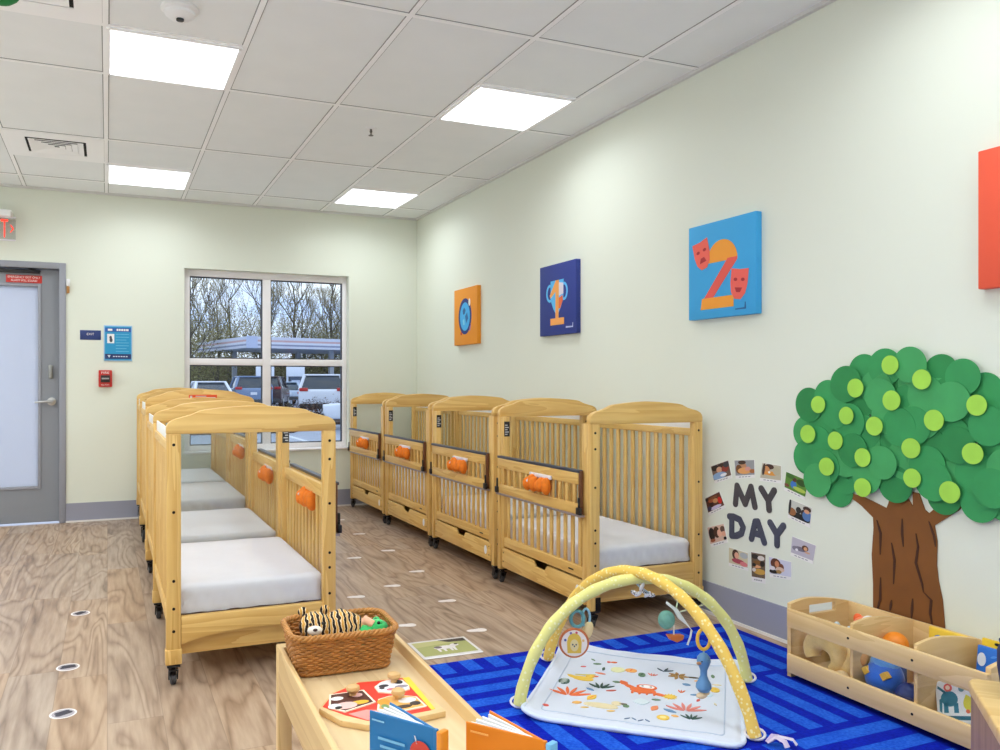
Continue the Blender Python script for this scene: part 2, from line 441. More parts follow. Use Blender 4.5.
# air diffusers
def vent(x, y, label):
    t = thing('air_vent', label, 'air vent', (x, y, ZC-.006), group='white air diffusers in the ceiling')
    h = T2/2-.013; k = .182
    p = MB(); p.box(-h, h, -h, -k, 0, .006); p.box(-h, h, k, h, 0, .006); p.box(-h, -k, -k, k, 0, .006); p.box(k, h, -k, k, 0, .006)
    obj('face_plate', p, M['grid'], t)
    obj('duct_shade', MB().box(-k, k, -k, k, .004, .006), plain('duct shade black', (30, 30, 30), .9), t)  # flat black plate stands in for the shade inside the duct
    for n, q in enumerate((.165, .128, .09, .052)):
        l = MB()
        for s in (-1, 1):
            for ax in (0, 1):
                v = [(-q, s*q, -.004), (q, s*q, -.004), (q-.037, s*(q-.037), .003), (-q+.037, s*(q-.037), .003),
                     (-q, s*q, -.002), (q, s*q, -.002), (q-.037, s*(q-.037), .005), (-q+.037, s*(q-.037), .005)]
                if ax: v = [(b_, a_, c_) for a_, b_, c_ in v]
                l.add(v, [(0,1,2,3),(4,7,6,5),(0,4,5,1),(1,5,6,2),(2,6,7,3),(3,7,4,0)])
        obj('louver', l, M['grid'], t, smooth=0)
    return t
vent(GX-T2/2, GY+4.5*T2, 'white square air vent with dark louvres in the far left ceiling')
vent(GX-T2/2, GY+.5*T2, 'white air vent cut off by the top left edge of the photo')
t = thing('smoke_detector', 'round white smoke detector on the ceiling above the nearest light', 'smoke detector', (.285, 3.603, ZC))
obj('base_ring', MB().lathe([(.0, 0), (.078, 0), (.078, -.012), (.066, -.02), (.0, -.02)], n=32), M['white'], t)
obj('cover', MB().lathe([(.064, -.018), (.062, -.032), (.045, -.045), (.0, -.048)], n=32), M['white'], t)
obj('sensor_eye', MB().lathe([(.016, -.046), (.016, -.054), (0, -.056)], n=16), M['black'], t)
t = thing('sprinkler', 'small metal fire sprinkler head on the ceiling between the lights', 'sprinkler', (1.52, 4.838, ZC))
obj('escutcheon', MB().lathe([(0, 0), (.036, 0), (.03, -.006), (.012, -.008), (0, -.008)], n=20), M['white'], t)
s_ = MB().lathe([(.007, -.006), (.007, -.022), (.01, -.024), (.004, -.03), (.004, -.044), (.016, -.046), (.016, -.048), (0, -.048)], n=12)
obj('head', s_, plain('dull sprinkler metal', (110, 108, 104), .4, .8), t)
t = thing('hanging_ornament', 'green round ornament hanging from the ceiling, cut off at the top left corner', 'ornament', (-.376, 3.463, 2.64))
obj('ball', MB().blob((0,0,0), (.075,.075,.06)), plain('green paper ball', (24, 130, 62), .7), t)
obj('string', MB().tube([(0,0,.055),(0,0,.103)], .0015, 6), M['white'], t)

# window
wn = bpy.data.objects.new('window_1', None); COL.objects.link(wn); wn['kind'] = 'structure'; wn.location = (0, 0, 0)
wy0, wy1 = 7.42, 7.50
f = MB()
f.box(WX0, .668, wy0, wy1, WZ0, WZ1); f.box(2.05, WX1, wy0, wy1, WZ0, WZ1)
f.box(.668, 2.05, wy0, wy1, 2.092, WZ1); f.box(.668, 2.05, wy0, wy1, WZ0, .597)
f.box(1.304, 1.376, wy0, wy1, .597, 2.092); f.box(.668, 1.304, wy0+.001, wy1, 1.309, 1.368); f.box(1.376, 2.05, wy0+.001, wy1, 1.309, 1.368)
obj('window_frame', f, M['alu'], wn, bevel=.003)
gk = plain('dark window gasket', (52, 54, 62), .5)
for (a, b_) in ((.668, 1.304), (1.376, 2.05)):
    for (c, d) in ((.597, 1.309), (1.368, 2.092)):
        k = MB()
        k.box(a, a+.009, wy0+.02, wy0+.05, c, d); k.box(b_-.009, b_, wy0+.02, wy0+.05, c, d)
        k.box(a+.009, b_-.009, wy0+.02, wy0+.05, c, c+.009); k.box(a+.009, b_-.009, wy0+.02, wy0+.05, d-.009, d)
        gp = obj('glass_pane', MB().box(a+.009, b_-.009, wy0+.032, wy0+.038, c+.009, d-.009), M['glass'], wn, smooth=0)
        obj('gasket', k, gk, gp, smooth=0)
obj('sill', MB().box(WX0-.01, WX1+.01, YB-.022, wy0, WZ0-.012, WZ0+.004), M['alu'], wn, bevel=.003)

# door
dn = bpy.data.objects.new('door_1', None); COL.objects.link(dn); dn['kind'] = 'structure'
fr = MB()
fr.box(DX1-.05, DX1, YB-.012, 7.52, 0, DZ1); fr.box(DX0, DX0+.05, YB-.012, 7.52, 0, DZ1); fr.box(DX0+.05, DX1-.05, YB-.012, 7.52, DZ1-.05, DZ1)
fr.box(DX1-.066, DX1-.05, 7.44, 7.50, 0, DZ1-.05)
obj('door_frame', fr, M['door_frame'], dn, bevel=.003)
lx0, lx1, lz1 = DX0+.054, DX1-.054, DZ1-.056
gx0, gx1, gz0, gz1 = -1.1, -.525, .305, 1.937
lf = MB()
lf.box(lx0, gx0, 7.392, 7.436, .01, lz1); lf.box(gx1, lx1, 7.392, 7.436, .01, lz1); lf.box(gx0, gx1, 7.392, 7.436, .01, gz0); lf.box(gx0, gx1, 7.392, 7.436, gz1, lz1)
leaf = obj('door_leaf', lf, M['door'], dn, smooth=0)
st = MB()
for (a, b_, c, d) in ((gx0-.022, gx0, gz0-.022, gz1+.022), (gx1, gx1+.022, gz0-.022, gz1+.022), (gx0, gx1, gz0-.022, gz0), (gx0, gx1, gz1, gz1+.022)): st.box(a, b_, 7.384, 7.392, c, d)
obj('glazing_bead', st, M['door_frame'], leaf, bevel=.002)
fm, nt, b = new_mat('frosted film glass')
b.inputs['Base Color'].default_value = lin((226, 230, 238)); b.inputs['Roughness'].default_value = .35
tl = N(nt, 'ShaderNodeBsdfTranslucent'); tl.inputs['Color'].default_value = lin((228, 232, 240))
mxs = N(nt, 'ShaderNodeMixShader'); mxs.inputs[0].default_value = .62
nt.links.new(b.outputs[0], mxs.inputs[1]); nt.links.new(tl.outputs[0], mxs.inputs[2]); nt.links.new(mxs.outputs[0], nt.nodes['Material Output'].inputs['Surface'])
obj('frosted_glass', MB().box(gx0, gx1, 7.408, 7.414, gz0, gz1), fm, leaf, smooth=0)
hd = MB().lathe([(0, 0), (.033, 0), (.033, -.008), (.014, -.012), (.012, -.05), (0, -.05)], (-.425, 7.392, .998), 'y', 20)
hd.tube([(-.425, 7.35, .998), (-.45, 7.344, .998), (-.50, 7.346, .996), (-.545, 7.352, .992)], [.011, .011, .0095, .008], 10)
obj('door_handle', hd, M['steel'], leaf)
lk = MB().box(-.449, -.413, 7.366, 7.392, 1.185, 1.30)
obj('lock_housing', lk, plain('grey metal lock', (150, 150, 146), .35, .6), leaf, bevel=.012, seg=3)
obj('closer_arm', MB().cbox((-.66, 7.372, 2.058), (.30, .022, .03)).cbox((-.56, 7.36, 2.075), (.12, .016, .012), rot=Matrix.Rotation(.25, 3, 'Y')), M['black'], leaf, bevel=.003)
ds = thing('door_sign', 'red sign with two lines of white capitals along the top of the door', 'sign', (-.626, 7.391, 1.998))
obj('sign_plate', MB().box(-.131, .131, -.003, 0, -.032, .030), M['red'], ds, bevel=.002)
wt = plain('white lettering', (240, 234, 230), .6)
obj('lettering', text_mb('EMERGENCY EXIT ONLY', .017, .235).xf(Matrix.Translation((0, -.0035, .013))), wt, ds, smooth=0)
obj('lettering', text_mb('ALARM WILL SOUND', .017, .19).xf(Matrix.Translation((0, -.0035, -.013))), wt, ds, smooth=0)
t = thing('door_chime', 'small white and tan fitting stuck on the right side of the door frame', 'door sensor', (-.30, YB+.001, 1.935))
obj('housing', MB().box(-.012, .016, -.028, 0, .012, .07), M['white'], t, bevel=.004)
obj('magnet', MB().box(-.010, .012, -.024, 0, -.045, .010), plain('tan plastic', (176, 124, 66), .5), t, bevel=.004)

# exit sign over the door
t = thing('exit_sign', 'clear edge-lit exit sign with red letters above the door', 'exit sign', (-.822, 7.25, 2.375))
obj('panel', MB().box(-.165, .148, -.004, .004, -.088, .085), clear('exit acrylic', (232, 236, 236), .08), t, bevel=.002)
obj('housing', MB().box(-.15, .12, -.035, .094, .092, .145), M['white'], t, bevel=.008)
obj('top_bar', MB().box(-.165, .15, -.012, .012, .083, .094), M['offwhite'], t, bevel=.002)
obj('bottom_bar', MB().box(-.165, .148, -.009, .009, -.096, -.086), M['offwhite'], t, bevel=.002)
rl = emit('red lit letters', (255, 58, 40), 1.1)
for ch, x, w_ in (('E', -.118, .052), ('X', -.052, .056), ('I', .012, .024), ('T', .070, .05)):
    if ch == 'I': l = MB().box(.0, .024, -.0055, -.0045, -.072, .072)
    else: l = text_mb(ch, .144, w_, .0008).xf(Matrix.Translation((x, -.005, 0)))
    obj('letter', l, rl, t, smooth=0)
obj('chevron', MB().prism([(.108, .03), (.116, .03), (.136, 0), (.116, -.03), (.108, -.03), (.126, 0)], 'y', -.0056, -.0046), rl, t, smooth=0)

# signs on the back wall
t = thing('exit_plaque', 'small navy room plaque with a white word beside the door', 'sign', (-.13, YB+.001, 1.549))
obj('plate', MB().box(-.08, .08, -.005, 0, -.04, .04), M['blue_sign'], t, bevel=.002)
obj('lettering', text_mb('EXIT', .018, .055, .0005).xf(Matrix.Translation((0, -.0055, .008))), wt, t, smooth=0)
t = thing('poster', 'bright blue safety poster in a pale frame above the fire alarm', 'poster', (.083, YB, 1.484))
obj('frame', MB().box(-.111, .111, -.008, 0, -.15, .15), plain('pale blue frame', (150, 190, 224), .4), t, bevel=.003)
obj('sheet', MB().box(-.102, .102, -.0095, -.008, -.141, .141), plain('cyan print', (34, 150, 200), .5), t)
obj('header_band', MB().box(-.102, .102, -.0102, -.0095, .095, .130), plain('blue print', (34, 92, 168), .5), t)
hh = MB()
for x0, x1 in ((-.08, -.045), (-.012, .002), (.006, .02), (.024, .04), (.044, .058), (.062, .082)): hh.box(x0, x1, -.0106, -.0102, .104, .121)
obj('header_lettering', hh, wt, t)
obj('photo_panel', MB().box(-.085, -.030, -.0104, -.0095, .0, .078), M['white'], t)
obj('figure', MB().prism(ell(-.058, .048, .010, .014), 'y', -.0110, -.0104).prism(ell(-.055, .026, .012, .018), 'y', -.0110, -.0104), cm((70, 76, 90)), t)
tl_ = MB()
for k in range(7): tl_.box(-.018, .085-(.02 if k % 3 == 2 else 0), -.0104, -.0095, .074-k*.024, .078-k*.024)
obj('text_lines', tl_, cm((120, 196, 226)), t)
obj('footer_band', MB().box(-.102, .102, -.0102, -.0095, -.132, -.09), plain('navy print', (30, 50, 104), .5), t)
ft = MB().prism([(-.083, -.10), (-.058, -.10), (-.070, -.122)], 'y', -.0107, -.0102)
for k in range(6): ft.box(-.04+k*.02, -.026+k*.02, -.0107, -.0102, -.115, -.107)
obj('footer_mark', ft, cm((222, 230, 240)), t)
t = thing('fire_alarm', 'red fire alarm pull station on the wall below the blue poster', 'fire alarm', (-.016, YB+.001, 1.187))
obj('housing', MB().box(-.052, .052, -.038, 0, -.07, .07), M['red'], t, bevel=.006)
obj('handle_plate', MB().box(-.036, .036, -.046, -.038, -.032, .028), plain('dark pull handle', (48, 40, 40), .4), t, bevel=.003)
obj('pull_bar', MB().box(-.028, .028, -.058, -.046, -.006, .006), M['steel'], t, bevel=.003)
obj('lettering', text_mb('FIRE', .018, .06, .0006).xf(Matrix.Translation((0, -.039, .049))), wt, t, smooth=0)
obj('lettering', text_mb('PULL DOWN', .010, .06, .0006).xf(Matrix.Translation((0, -.039, -.052))), wt, t, smooth=0)
# ------------------------------------------------------------------ cribs
CAPN = [(0,.955),(0,.980),(.006,.992),(.02,1.003),(.05,1.013),(.10,1.021),(.135,1.027),(.16,1.034),(.19,1.043),(.22,1.047),(.30,1.053),(.40,1.058),(.5,1.061)]
def rounded(x0, x1, y0, y1, r, n=6):
    p = []
    for cx, cy, a in ((x1-r, y1-r, 0), (x0+r, y1-r, PI/2), (x0+r, y0+r, PI), (x1-r, y0+r, 1.5*PI)):
        for k in range(n+1):
            q = a+PI/2*k/n; p.append((cx+r*math.cos(q), cy+r*math.sin(q)))
    return p
M['lab_white'] = plain('white print', (214, 214, 214), .6)

def crib(s, dz, label, sticker=False):
    """s = +1: gate on the -x side; s = -1: gate on the +x side.  dz lifts the frame on bigger wheels"""
    t = thing('crib', label, 'crib', group='wooden cribs in two rows')
    hx, hy = .328, .487
    pw, pd = .054, .036                 # post width (x), depth (y)
    def B(x0, x1, y0, y1, z0, z1, mb=None):
        mb = mb or MB(); a, b = sorted((s*x0, s*x1)); return mb.box(a, b, y0, y1, z0+dz, z1+dz)
    for ey in (-1, 1):
        for ex in (-1, 1):             # -1 is the gate side
            xa, xb = (-hx, -hx+pw) if ex < 0 else (hx-pw, hx)
            ya, yb = (-hy, -hy+pd) if ey < 0 else (hy-pd, hy)
            p = obj('corner_post', B(xa, xb, ya, yb, .082, .957), M['crib_z'], t, bevel=.006)
            yo = -hy if ey < 0 else hy
            for z in (.915, .84, .66, .46, .40, .295, .21):
                if ex > 0 and z in (.84, .46): continue
                obj('bolt', MB().lathe([(0, 0), (.0058, 0), (.0058, ey*.0015), (0, ey*.002)], (s*(xa+xb)/2, yo, z+dz), 'y', 10), M['bolt'], p)
            if ex < 0:                 # stile behind the post that carries the gate track
                yc = yb if ey < 0 else ya-.042
                obj('stile', B(-hx+.004, -hx+.042, yc, yc+.042, .20, .957), M['crib_z'], t, bevel=.004)
            # caster
            c = (s*(xa+xb)/2, (ya+yb)/2)
            r = .027+dz*.46
            k = obj('caster', MB().box(c[0]-.024, c[0]+.024, c[1]-.021, c[1]+.021, .074+dz, .082+dz), M['black'], t, bevel=.002)
            obj('stem', MB().lathe([(0, r+.012), (.009, r+.012), (.009, .076+dz), (0, .076+dz)], (c[0], c[1], 0), 'z', 12), M['bolt'], k)
            wy = c[1]+.016
            fk = MB()
            for q in (-1, 1):
                fk.prism([(wy-.012, r-.006), (wy+.012, r-.006), (c[1]+.016, .060+dz), (c[1]-.016, .060+dz)], 'x', c[0]+q*.0155-.002, c[0]+q*.0155+.002)
            fk.box(c[0]-.0175, c[0]+.0175, c[1]-.016, c[1]+.016, .058+dz, .064+dz)
            obj('fork', fk, M['black'], k)
            obj('wheel', MB().lathe([(.4*r, -.011), (.8*r, -.011), (r, -.007), (r, .007), (.8*r, .011), (.4*r, .011)], (c[0], wy, r), 'x', 22), [M['rubber'], M['black']][0], k)
            obj('hub', MB().lathe([(0, -.0125), (.38*r, -.0125), (.38*r, .0125), (0, .0125)], (c[0], wy, r), 'x', 14), M['steel'], k)
            if ex > 0: obj('foot_block', B(xa-.003, xb+.003, ya-.003, yb+.003, .084, .142), M['crib_z'], t, bevel=.004)
            if ex < 0: obj('post_bracket', B(xa+.028, xb+.003, ya-.002 if ey < 0 else ya+.004, yb-.004 if ey < 0 else yb+.002, .078, .145), M['bolt'] if ey > 0 or s > 0 else M['crib_z'], t, bevel=.002)
        ya, yb = (-hy+.001, -hy+pd-.001) if ey < 0 else (hy-pd+.001, hy-.001)
        pts = [(-hx+2*hx*a, z+dz) for a, z in CAPN] + [(hx-2*hx*a, z+dz) for a, z in CAPN[-2::-1]]
        cap = obj('end_cap', MB().prism(pts, 'y', ya, yb), M['crib_x'], t, bevel=.004)
        if sticker and ey < 0:
            st = obj('safety_sticker', MB().box(-.075, .095, ya-.0008, ya+.0005, 1.0+dz, 1.026+dz), M['red_label'], cap, smooth=0)
            obj('sticker_lettering', MB().box(-.068, -.055, ya-.0012, ya-.0006, 1.005+dz, 1.02+dz).box(-.035, .03, ya-.0012, ya-.0006, 1.014+dz, 1.019+dz).box(.005, .085, ya-.0012, ya-.0006, 1.006+dz, 1.010+dz), M['lab_white'], st, smooth=0)
        # end rail with a shallow arch under it
        x0, x1 = -hx+pw, hx-pw
        arch = [(x0+(x1-x0)*k/14, .155+.036*math.sin(PI*k/14)**.8+dz) for k in range(15)]
        obj('end_rail', MB().prism([(x1, .262+dz), (x0, .262+dz)] + arch, 'y', ya+.004, yb-.004), M['crib_x'], t, bevel=.004)
        obj('clear_panel', MB().box(x0-.004, x1+.004, (ya+yb)/2-.002, (ya+yb)/2+.002, .25+dz, .965+dz), M['acrylic'], t, smooth=0)
    yi = hy-pd
    # gate side: bottom rail, fixed slats, top fixed rail
    obj('front_rail', B(-hx+.006, -hx+.030, -yi, yi, .220, .274), M['crib_y'], t, bevel=.004)
    obj('front_rail', B(-hx+.006, -hx+.030, -yi, yi, .668, .722), M['crib_y'], t, bevel=.004)
    n = 12; span = yi-.042
    for k in range(n):
        y = -span+(2*span)*(k+.5)/n
        obj('front_slat', B(-hx+.011, -hx+.023, y-.0125, y+.0125, .270, .672), M['crib_z'], t, bevel=.003)
    obj('maker_mark', B(-hx+.0045, -hx+.0065, -.33, -.285, .243, .250), M['bolt'], t, smooth=0)
    # drop gate in its lowered position, just outside the fixed slats
    gx = -hx-.026; gy = .44
    gate = obj('drop_gate', B(gx, gx+.022, -gy+.02, gy-.02, .668, .727), M['crib_y'], t, bevel=.004)
    obj('gate_bottom_rail', B(gx, gx+.022, -gy+.02, gy-.02, .527, .578), M['crib_y'], gate, bevel=.004)
    for k in range(12):
        y = -span+(2*span)*(k+.5)/12
        obj('gate_slat', B(gx+.005, gx+.016, y-.0125, y+.0125, .574, .672), M['crib_z'], gate, bevel=.003)
    obj('teething_rail', B(gx-.003, gx+.025, -gy+.01, gy-.01, .724, .738), M['navy_trim'], gate, bevel=.004)
    obj('gate_strip', B(gx-.004, gx+.024, -gy-.005, gy+.005, .517, .527), M['grey_strip'], gate, bevel=.002)
    for e in (-1, 1):
        if e < 0: obj('gate_track', B(gx+.004, gx+.024, e*(gy-.014)-.006, e*(gy-.014)+.006, .53, .735), M['dark_brown'], gate, bevel=.003)
        l = B(gx-.010, gx+.006, e*(gy-.008)-.018, e*(gy-.008)+.018, .528, .562)
        B(gx-.006, gx+.004, e*(gy-.008)-.006, e*(gy-.008)+.006, .56, .61, l)
        obj('gate_latch', l, M['black'], gate, bevel=.004)
    # wall side
    obj('back_rail', B(hx-.030, hx-.006, -yi, yi, .220, .274), M['crib_y'], t, bevel=.004)
    obj('back_rail', B(hx-.030, hx-.006, -yi, yi, .884, .922), M['crib_y'], t, bevel=.004)
    for k in range(13):
        y = -yi+2*yi*(k+.5)/13
        obj('back_slat', B(hx-.024, hx-.012, y-.0145, y+.0145, .270, .888), M['crib_z'], t, bevel=.003)
    obj('back_guard', B(hx-.022, hx-.016, -yi, yi, .920, .968), M['white'], t, bevel=.001)
    obj('mattress_board', B(-hx+.032, hx-.032, -yi+.002, yi-.002, .245, .258), plain('red brown board', (96, 52, 32), .6), t)
    # drawer
    d0, d1, zt = -.436, .436, .211+dz
    prof = [(d0, .100+dz), (d1, .100+dz), (d1, zt), (.075, zt), (.050, zt-.030), (-.050, zt-.030), (-.075, zt), (d0, zt)]
    a, b = sorted((s*(-hx+.004), s*(-hx+.020)))
    dr = obj('drawer', MB().prism(prof, 'x', a, b), M['crib_y'], t, bevel=.003)
    bx = B(-hx+.02, hx-.04, -.43, -.416, .104, .20); B(-hx+.02, hx-.04, .416, .43, .104, .20, bx); B(-hx+.02, hx-.04, -.416, .416, .104, .112, bx)
    obj('drawer_box', bx, M['crib_x'], dr)
    xo = s*(-hx+.004)
    obj('drawer_tag', MB().prism(ell(-.37, .158+dz, .017, .026, 20), 'x', xo-s*.0015, xo+s*.0005), M['white'], dr, smooth=0)
    for q in ((d0+.02, .185), (d0+.02, .135), (d1-.02, .185), (d1-.02, .135)):
        obj('screw', MB().lathe([(0, -s*.0012), (.004, -s*.001), (.004, s*.001), (0, s*.001)], (xo, q[0], q[1]+dz), 'x', 8), M['bolt'], dr)
    # warning label on the far gate post, facing the near end
    wl = MB(); yl = hy-pd-.043
    x_ = -hx+.006
    wl = obj('warning_label', B(x_, x_+.034, hy-pd-.0435, hy-pd-.042, .845, .93), M['black'], t, smooth=0)
    q = MB()
    for k in range(5): B(x_+.005, x_+(.028 if k % 2 else .02), hy-pd-.0442, hy-pd-.0435, .855+k*.013, .860+k*.013, q)
    obj('label_print', q, M['lab_white'], wl, smooth=0)
    return t

RX, LX, PITCH, Y1 = 2.402, .532, 1.02, 3.697
PR = crib(1, 0, ''); PL = crib(-1, 0, ''); PE = crib(-1, .05, '', True)
rl_ = ['nearest wooden crib of the row along the right wall, with the whole slatted back seen through its clear end',
       'second wooden crib from the photo tree in the row along the right wall',
       'third wooden crib from the photo tree in the row along the right wall',
       'farthest wooden crib of the right-wall row, in the corner beside the window']
ll_ = ['nearest wooden crib of the free-standing left row, its clear end facing the camera above the wicker basket',
       'second wooden crib of the free-standing left row, right behind the nearest one',
       'third crib of the left row, taller, with the orange red sticker on its arched top',
       'last crib of the left row, taller, standing nearest the fire alarm and the back wall']
ll_[2] = 'third crib of the left row, taller, an orange red sticker on its arched top'
PR.location = (RX, Y1, 0); PR['label'] = rl_[0].replace('with the whole slatted back seen through its clear end', 'its clear end facing the camera')
for k in (1, 2, 3): dup(PR, (RX, Y1+k*PITCH, 0), label=rl_[k])
PL.location = (LX, Y1, 0); PL['label'] = ll_[0].replace(' above the wicker basket', '').replace('free-standing ', '')
dup(PL, (LX+.010, Y1+PITCH, 0), label=ll_[1].replace('free-standing ', ''))
PE.location = (LX+.010, Y1+2*PITCH, 0); PE['label'] = ll_[2]
pe2 = dup(PE, (LX+.022, Y1+3*PITCH, 0), label=ll_[3])
for c in list(pe2.children):
    for g_ in list(c.children):
        if g_.name.startswith('safety_sticker'):
            for q in list(g_.children): bpy.data.objects.remove(q)
            bpy.data.objects.remove(g_)

# mattresses in fitted sheets
def mattress():
    hx, hy, z0, z1 = .287, .444, .0, .108
    nx, ny, nz = 26, 40, 8
    def pt(x, y, z):
        # rounded box
        r = .028
        q = Vector((max(-hx+r, min(hx-r, x)), max(-hy+r, min(hy-r, y)), max(z0+.012, min(z1-r, z))))
        d = Vector((x, y, z))-q
        if d.length > 1e-6: d = d.normalized()*(r if z > z0+.012 else r)
        p = q+d
        if z <= z0+.012: p.z = z
        side = 1-min(1, max(0, (z-(z1-.03))/.03))
        edge = max(abs(x)/hx, abs(y)/hy)
        n_ = noise.noise(Vector((x*9, y*9, z*4)))*.003
        if edge > .98:
            u = (x if abs(y)/hy > abs(x)/hx else y)
            n2 = math.sin(u*95+z*60+3*noise.noise(Vector((u*6, 1, 2))))*.0042*side
            nn = Vector((x/hx if abs(x)/hx > .98 else 0, y/hy if abs(y)/hy > .98 else 0, 0))
            p += nn*n2
            if z <= z0+.001: p.z += .006*noise.noise(Vector((u*22, 5, 0)))
        else: p.z += n_
        return p
    mb = MB(); idx = {}
    def vid(a, b, c):
        key = (a, b, c)
        if key not in idx:
            idx[key] = len(mb.v); mb.v.append(tuple(pt(-hx+2*hx*a/nx, -hy+2*hy*b/ny, z0+(z1-z0)*c/nz)))
        return idx[key]
    def quad(*k): mb.f.append([vid(*q) for q in k]); mb.mi.append(0)
    for a in range(nx):
        for b in range(ny):
            quad((a,b,nz),(a+1,b,nz),(a+1,b+1,nz),(a,b+1,nz)); quad((a,b,0),(a,b+1,0),(a+1,b+1,0),(a+1,b,0))
    for a in range(nx):
        for c in range(nz):
            quad((a,0,c),(a+1,0,c),(a+1,0,c+1),(a,0,c+1)); quad((a,ny,c),(a,ny,c+1),(a+1,ny,c+1),(a+1,ny,c))
    for b in range(ny):
        for c in range(nz):
            quad((0,b,c),(0,b,c+1),(0,b+1,c+1),(0,b+1,c)); quad((nx,b,c),(nx,b+1,c),(nx,b+1,c+1),(nx,b,c+1))
    return mb
mt = obj('crib_mattress', mattress(), M['sheet'], smooth=60)
G = 'white sheeted crib mattresses'
mt.location = (LX+.004, Y1-.002, .262); tag(mt, 'white sheeted mattress in the nearest crib of the left row', 'mattress', G)
for k, w_ in ((1, 'second'), (2, 'third'), (3, 'last')):
    m2 = dup(mt, (LX+.012, Y1+k*PITCH, .262+(.05 if k > 1 else 0)), label='white sheeted mattress in the %s crib of the left row' % w_, group=G)
for k, w_ in ((0, 'nearest'), (1, 'second'), (2, 'third'), (3, 'farthest')):
    dup(mt, (RX+.006, Y1+k*PITCH, .262), label='white sheeted mattress in the %s crib along the right wall' % w_, group=G)

# orange pleated cloth pouches tied on the gates
def pouch():
    t = thing('orange_pouch', '', 'pouch', group='orange pouches on the crib gates')
    mb = MB()
    for k in range(6):
        y = -.1+k*.04
        mb.blob((-.022-.007*(k % 2), y*.9, -.040+.006*math.sin(k*2.1)), (.026, .025, .038+.006*math.cos(k*1.7)), n=12, k=9, fn=lambda v: v+Vector((noise.noise(v*40)*.004, noise.noise(v*37+Vector((3,1,2)))*.004, noise.noise(v*33)*.004)))
    obj('cloth', mb, M['orange_cloth'], t, smooth=60)
    obj('binding', MB().box(-.014, .0, -.115, .10, -.006, .014), M['offwhite'], t, bevel=.004)
    obj('tie', MB().tube([(-.012, .06, .008), (-.03, .062, -.01), (-.05, .06, -.03)], .005, 6), M['offwhite'], t)
    return t
po = pouch()
gx_out = -.328-.026
spots = [(RX+gx_out-.001, Y1-.07+k*PITCH, .672, 0, 'orange pleated pouch on the gate of the %s crib along the right wall' % w_) for k, w_ in enumerate(('nearest', 'second', 'third', 'farthest'))]
spots += [(LX+.320, Y1-.10+k*PITCH, .67+(.05 if k == 2 else 0), 0, 'orange pleated pouch inside the gate of the %s crib of the left row' % w_) for k, w_ in enumerate(('nearest', 'second', 'third'))]
for k, (x, y, z, rz, lb) in enumerate(spots):
    o = po if k == 0 else dup(po, (x, y, z))
    o.location = (x, y, z); o['label'] = lb
# wall layouts, metres along the wall and up
LETTERS = {'M':[[[3.03,0.571],[3.019,0.659],[2.966,0.58],[2.929,0.664],[2.904,0.575]]],
 'Y':[[[2.865,0.664],[2.821,0.615]],[[2.787,0.664],[2.821,0.615],[2.817,0.574]]],
 'D':[[[3.07,0.505],[3.044,0.508],[3.002,0.5],[2.979,0.468],[2.991,0.436],[3.023,0.42],[3.055,0.415],[3.054,0.502]]],
 'A':[[[2.926,0.423],[2.902,0.506],[2.886,0.509],[2.846,0.42]],[[2.911,0.452],[2.865,0.451]]],
 'Y2':[[[2.811,0.516],[2.77,0.469]],[[2.733,0.514],[2.77,0.469],[2.77,0.423]]]}
CARDS = [[[3.202,0.734],[3.078,0.776],[3.053,0.692],[3.173,0.652]],[[3.037,0.779],[2.908,0.793],[2.904,0.71],[3.028,0.691]],[[2.858,0.784],[2.746,0.78],[2.746,0.701],[2.875,0.699]],[[2.717,0.758],[2.594,0.73],[2.614,0.644],[2.73,0.674]],[[2.698,0.639],[2.576,0.617],[2.586,0.529],[2.709,0.555]],[[2.683,0.477],[2.554,0.46],[2.571,0.378],[2.693,0.391]],[[2.818,0.362],[2.688,0.363],[2.688,0.283],[2.813,0.27]],[[2.928,0.362],[2.838,0.367],[2.841,0.232],[2.924,0.224]],[[3.075,0.356],[2.948,0.352],[2.948,0.268],[3.075,0.266]],[[3.227,0.426],[3.11,0.464],[3.081,0.378],[3.199,0.331]],[[3.243,0.569],[3.14,0.617],[3.097,0.543],[3.216,0.487]]]
TRUNK = [[2.269,0.258],[2.275,0.361],[2.281,0.475],[2.273,0.581],[2.275,0.622],[2.33,0.662],[2.38,0.687],[2.373,0.704],[2.311,0.696],[2.216,0.667],[2.207,0.689],[2.202,0.721],[2.176,0.729],[2.168,0.705],[2.148,0.722],[2.129,0.723],[2.105,0.688],[2.107,0.743],[2.081,0.741],[2.057,0.683],[2.041,0.673],[2.0,0.713],[1.921,0.731],[1.893,0.739],[1.931,0.699],[2.02,0.632],[2.01,0.576],[2.012,0.489],[2.005,0.433],[1.99,0.369],[1.982,0.261]]
BARK = [[[2.257,0.615],[2.24,0.566],[2.242,0.483]],[[2.148,0.637],[2.148,0.581],[2.143,0.532]],[[2.193,0.538],[2.18,0.474],[2.184,0.382]],[[2.092,0.591],[2.083,0.543],[2.092,0.482],[2.067,0.409],[2.062,0.381]],[[2.041,0.644],[2.02,0.594],[2.015,0.556]],[[2.24,0.395],[2.242,0.307],[2.257,0.261]],[[2.193,0.319],[2.199,0.276]],[[2.105,0.346],[2.11,0.27]],[[2.062,0.381],[2.031,0.359],[2.036,0.309],[2.026,0.263]]]
LIMES = [[2.177,1.217],[2.048,1.162],[2.331,1.129],[1.846,1.073],[2.513,1.059],[2.171,1.083],[2.374,1.018],[2.245,0.982],[2.001,1.015],[2.567,0.933],[2.427,0.914],[2.091,0.908],[1.86,0.907],[2.298,0.856],[2.47,0.804],[2.086,0.798],[2.298,0.738],[1.942,0.764]]
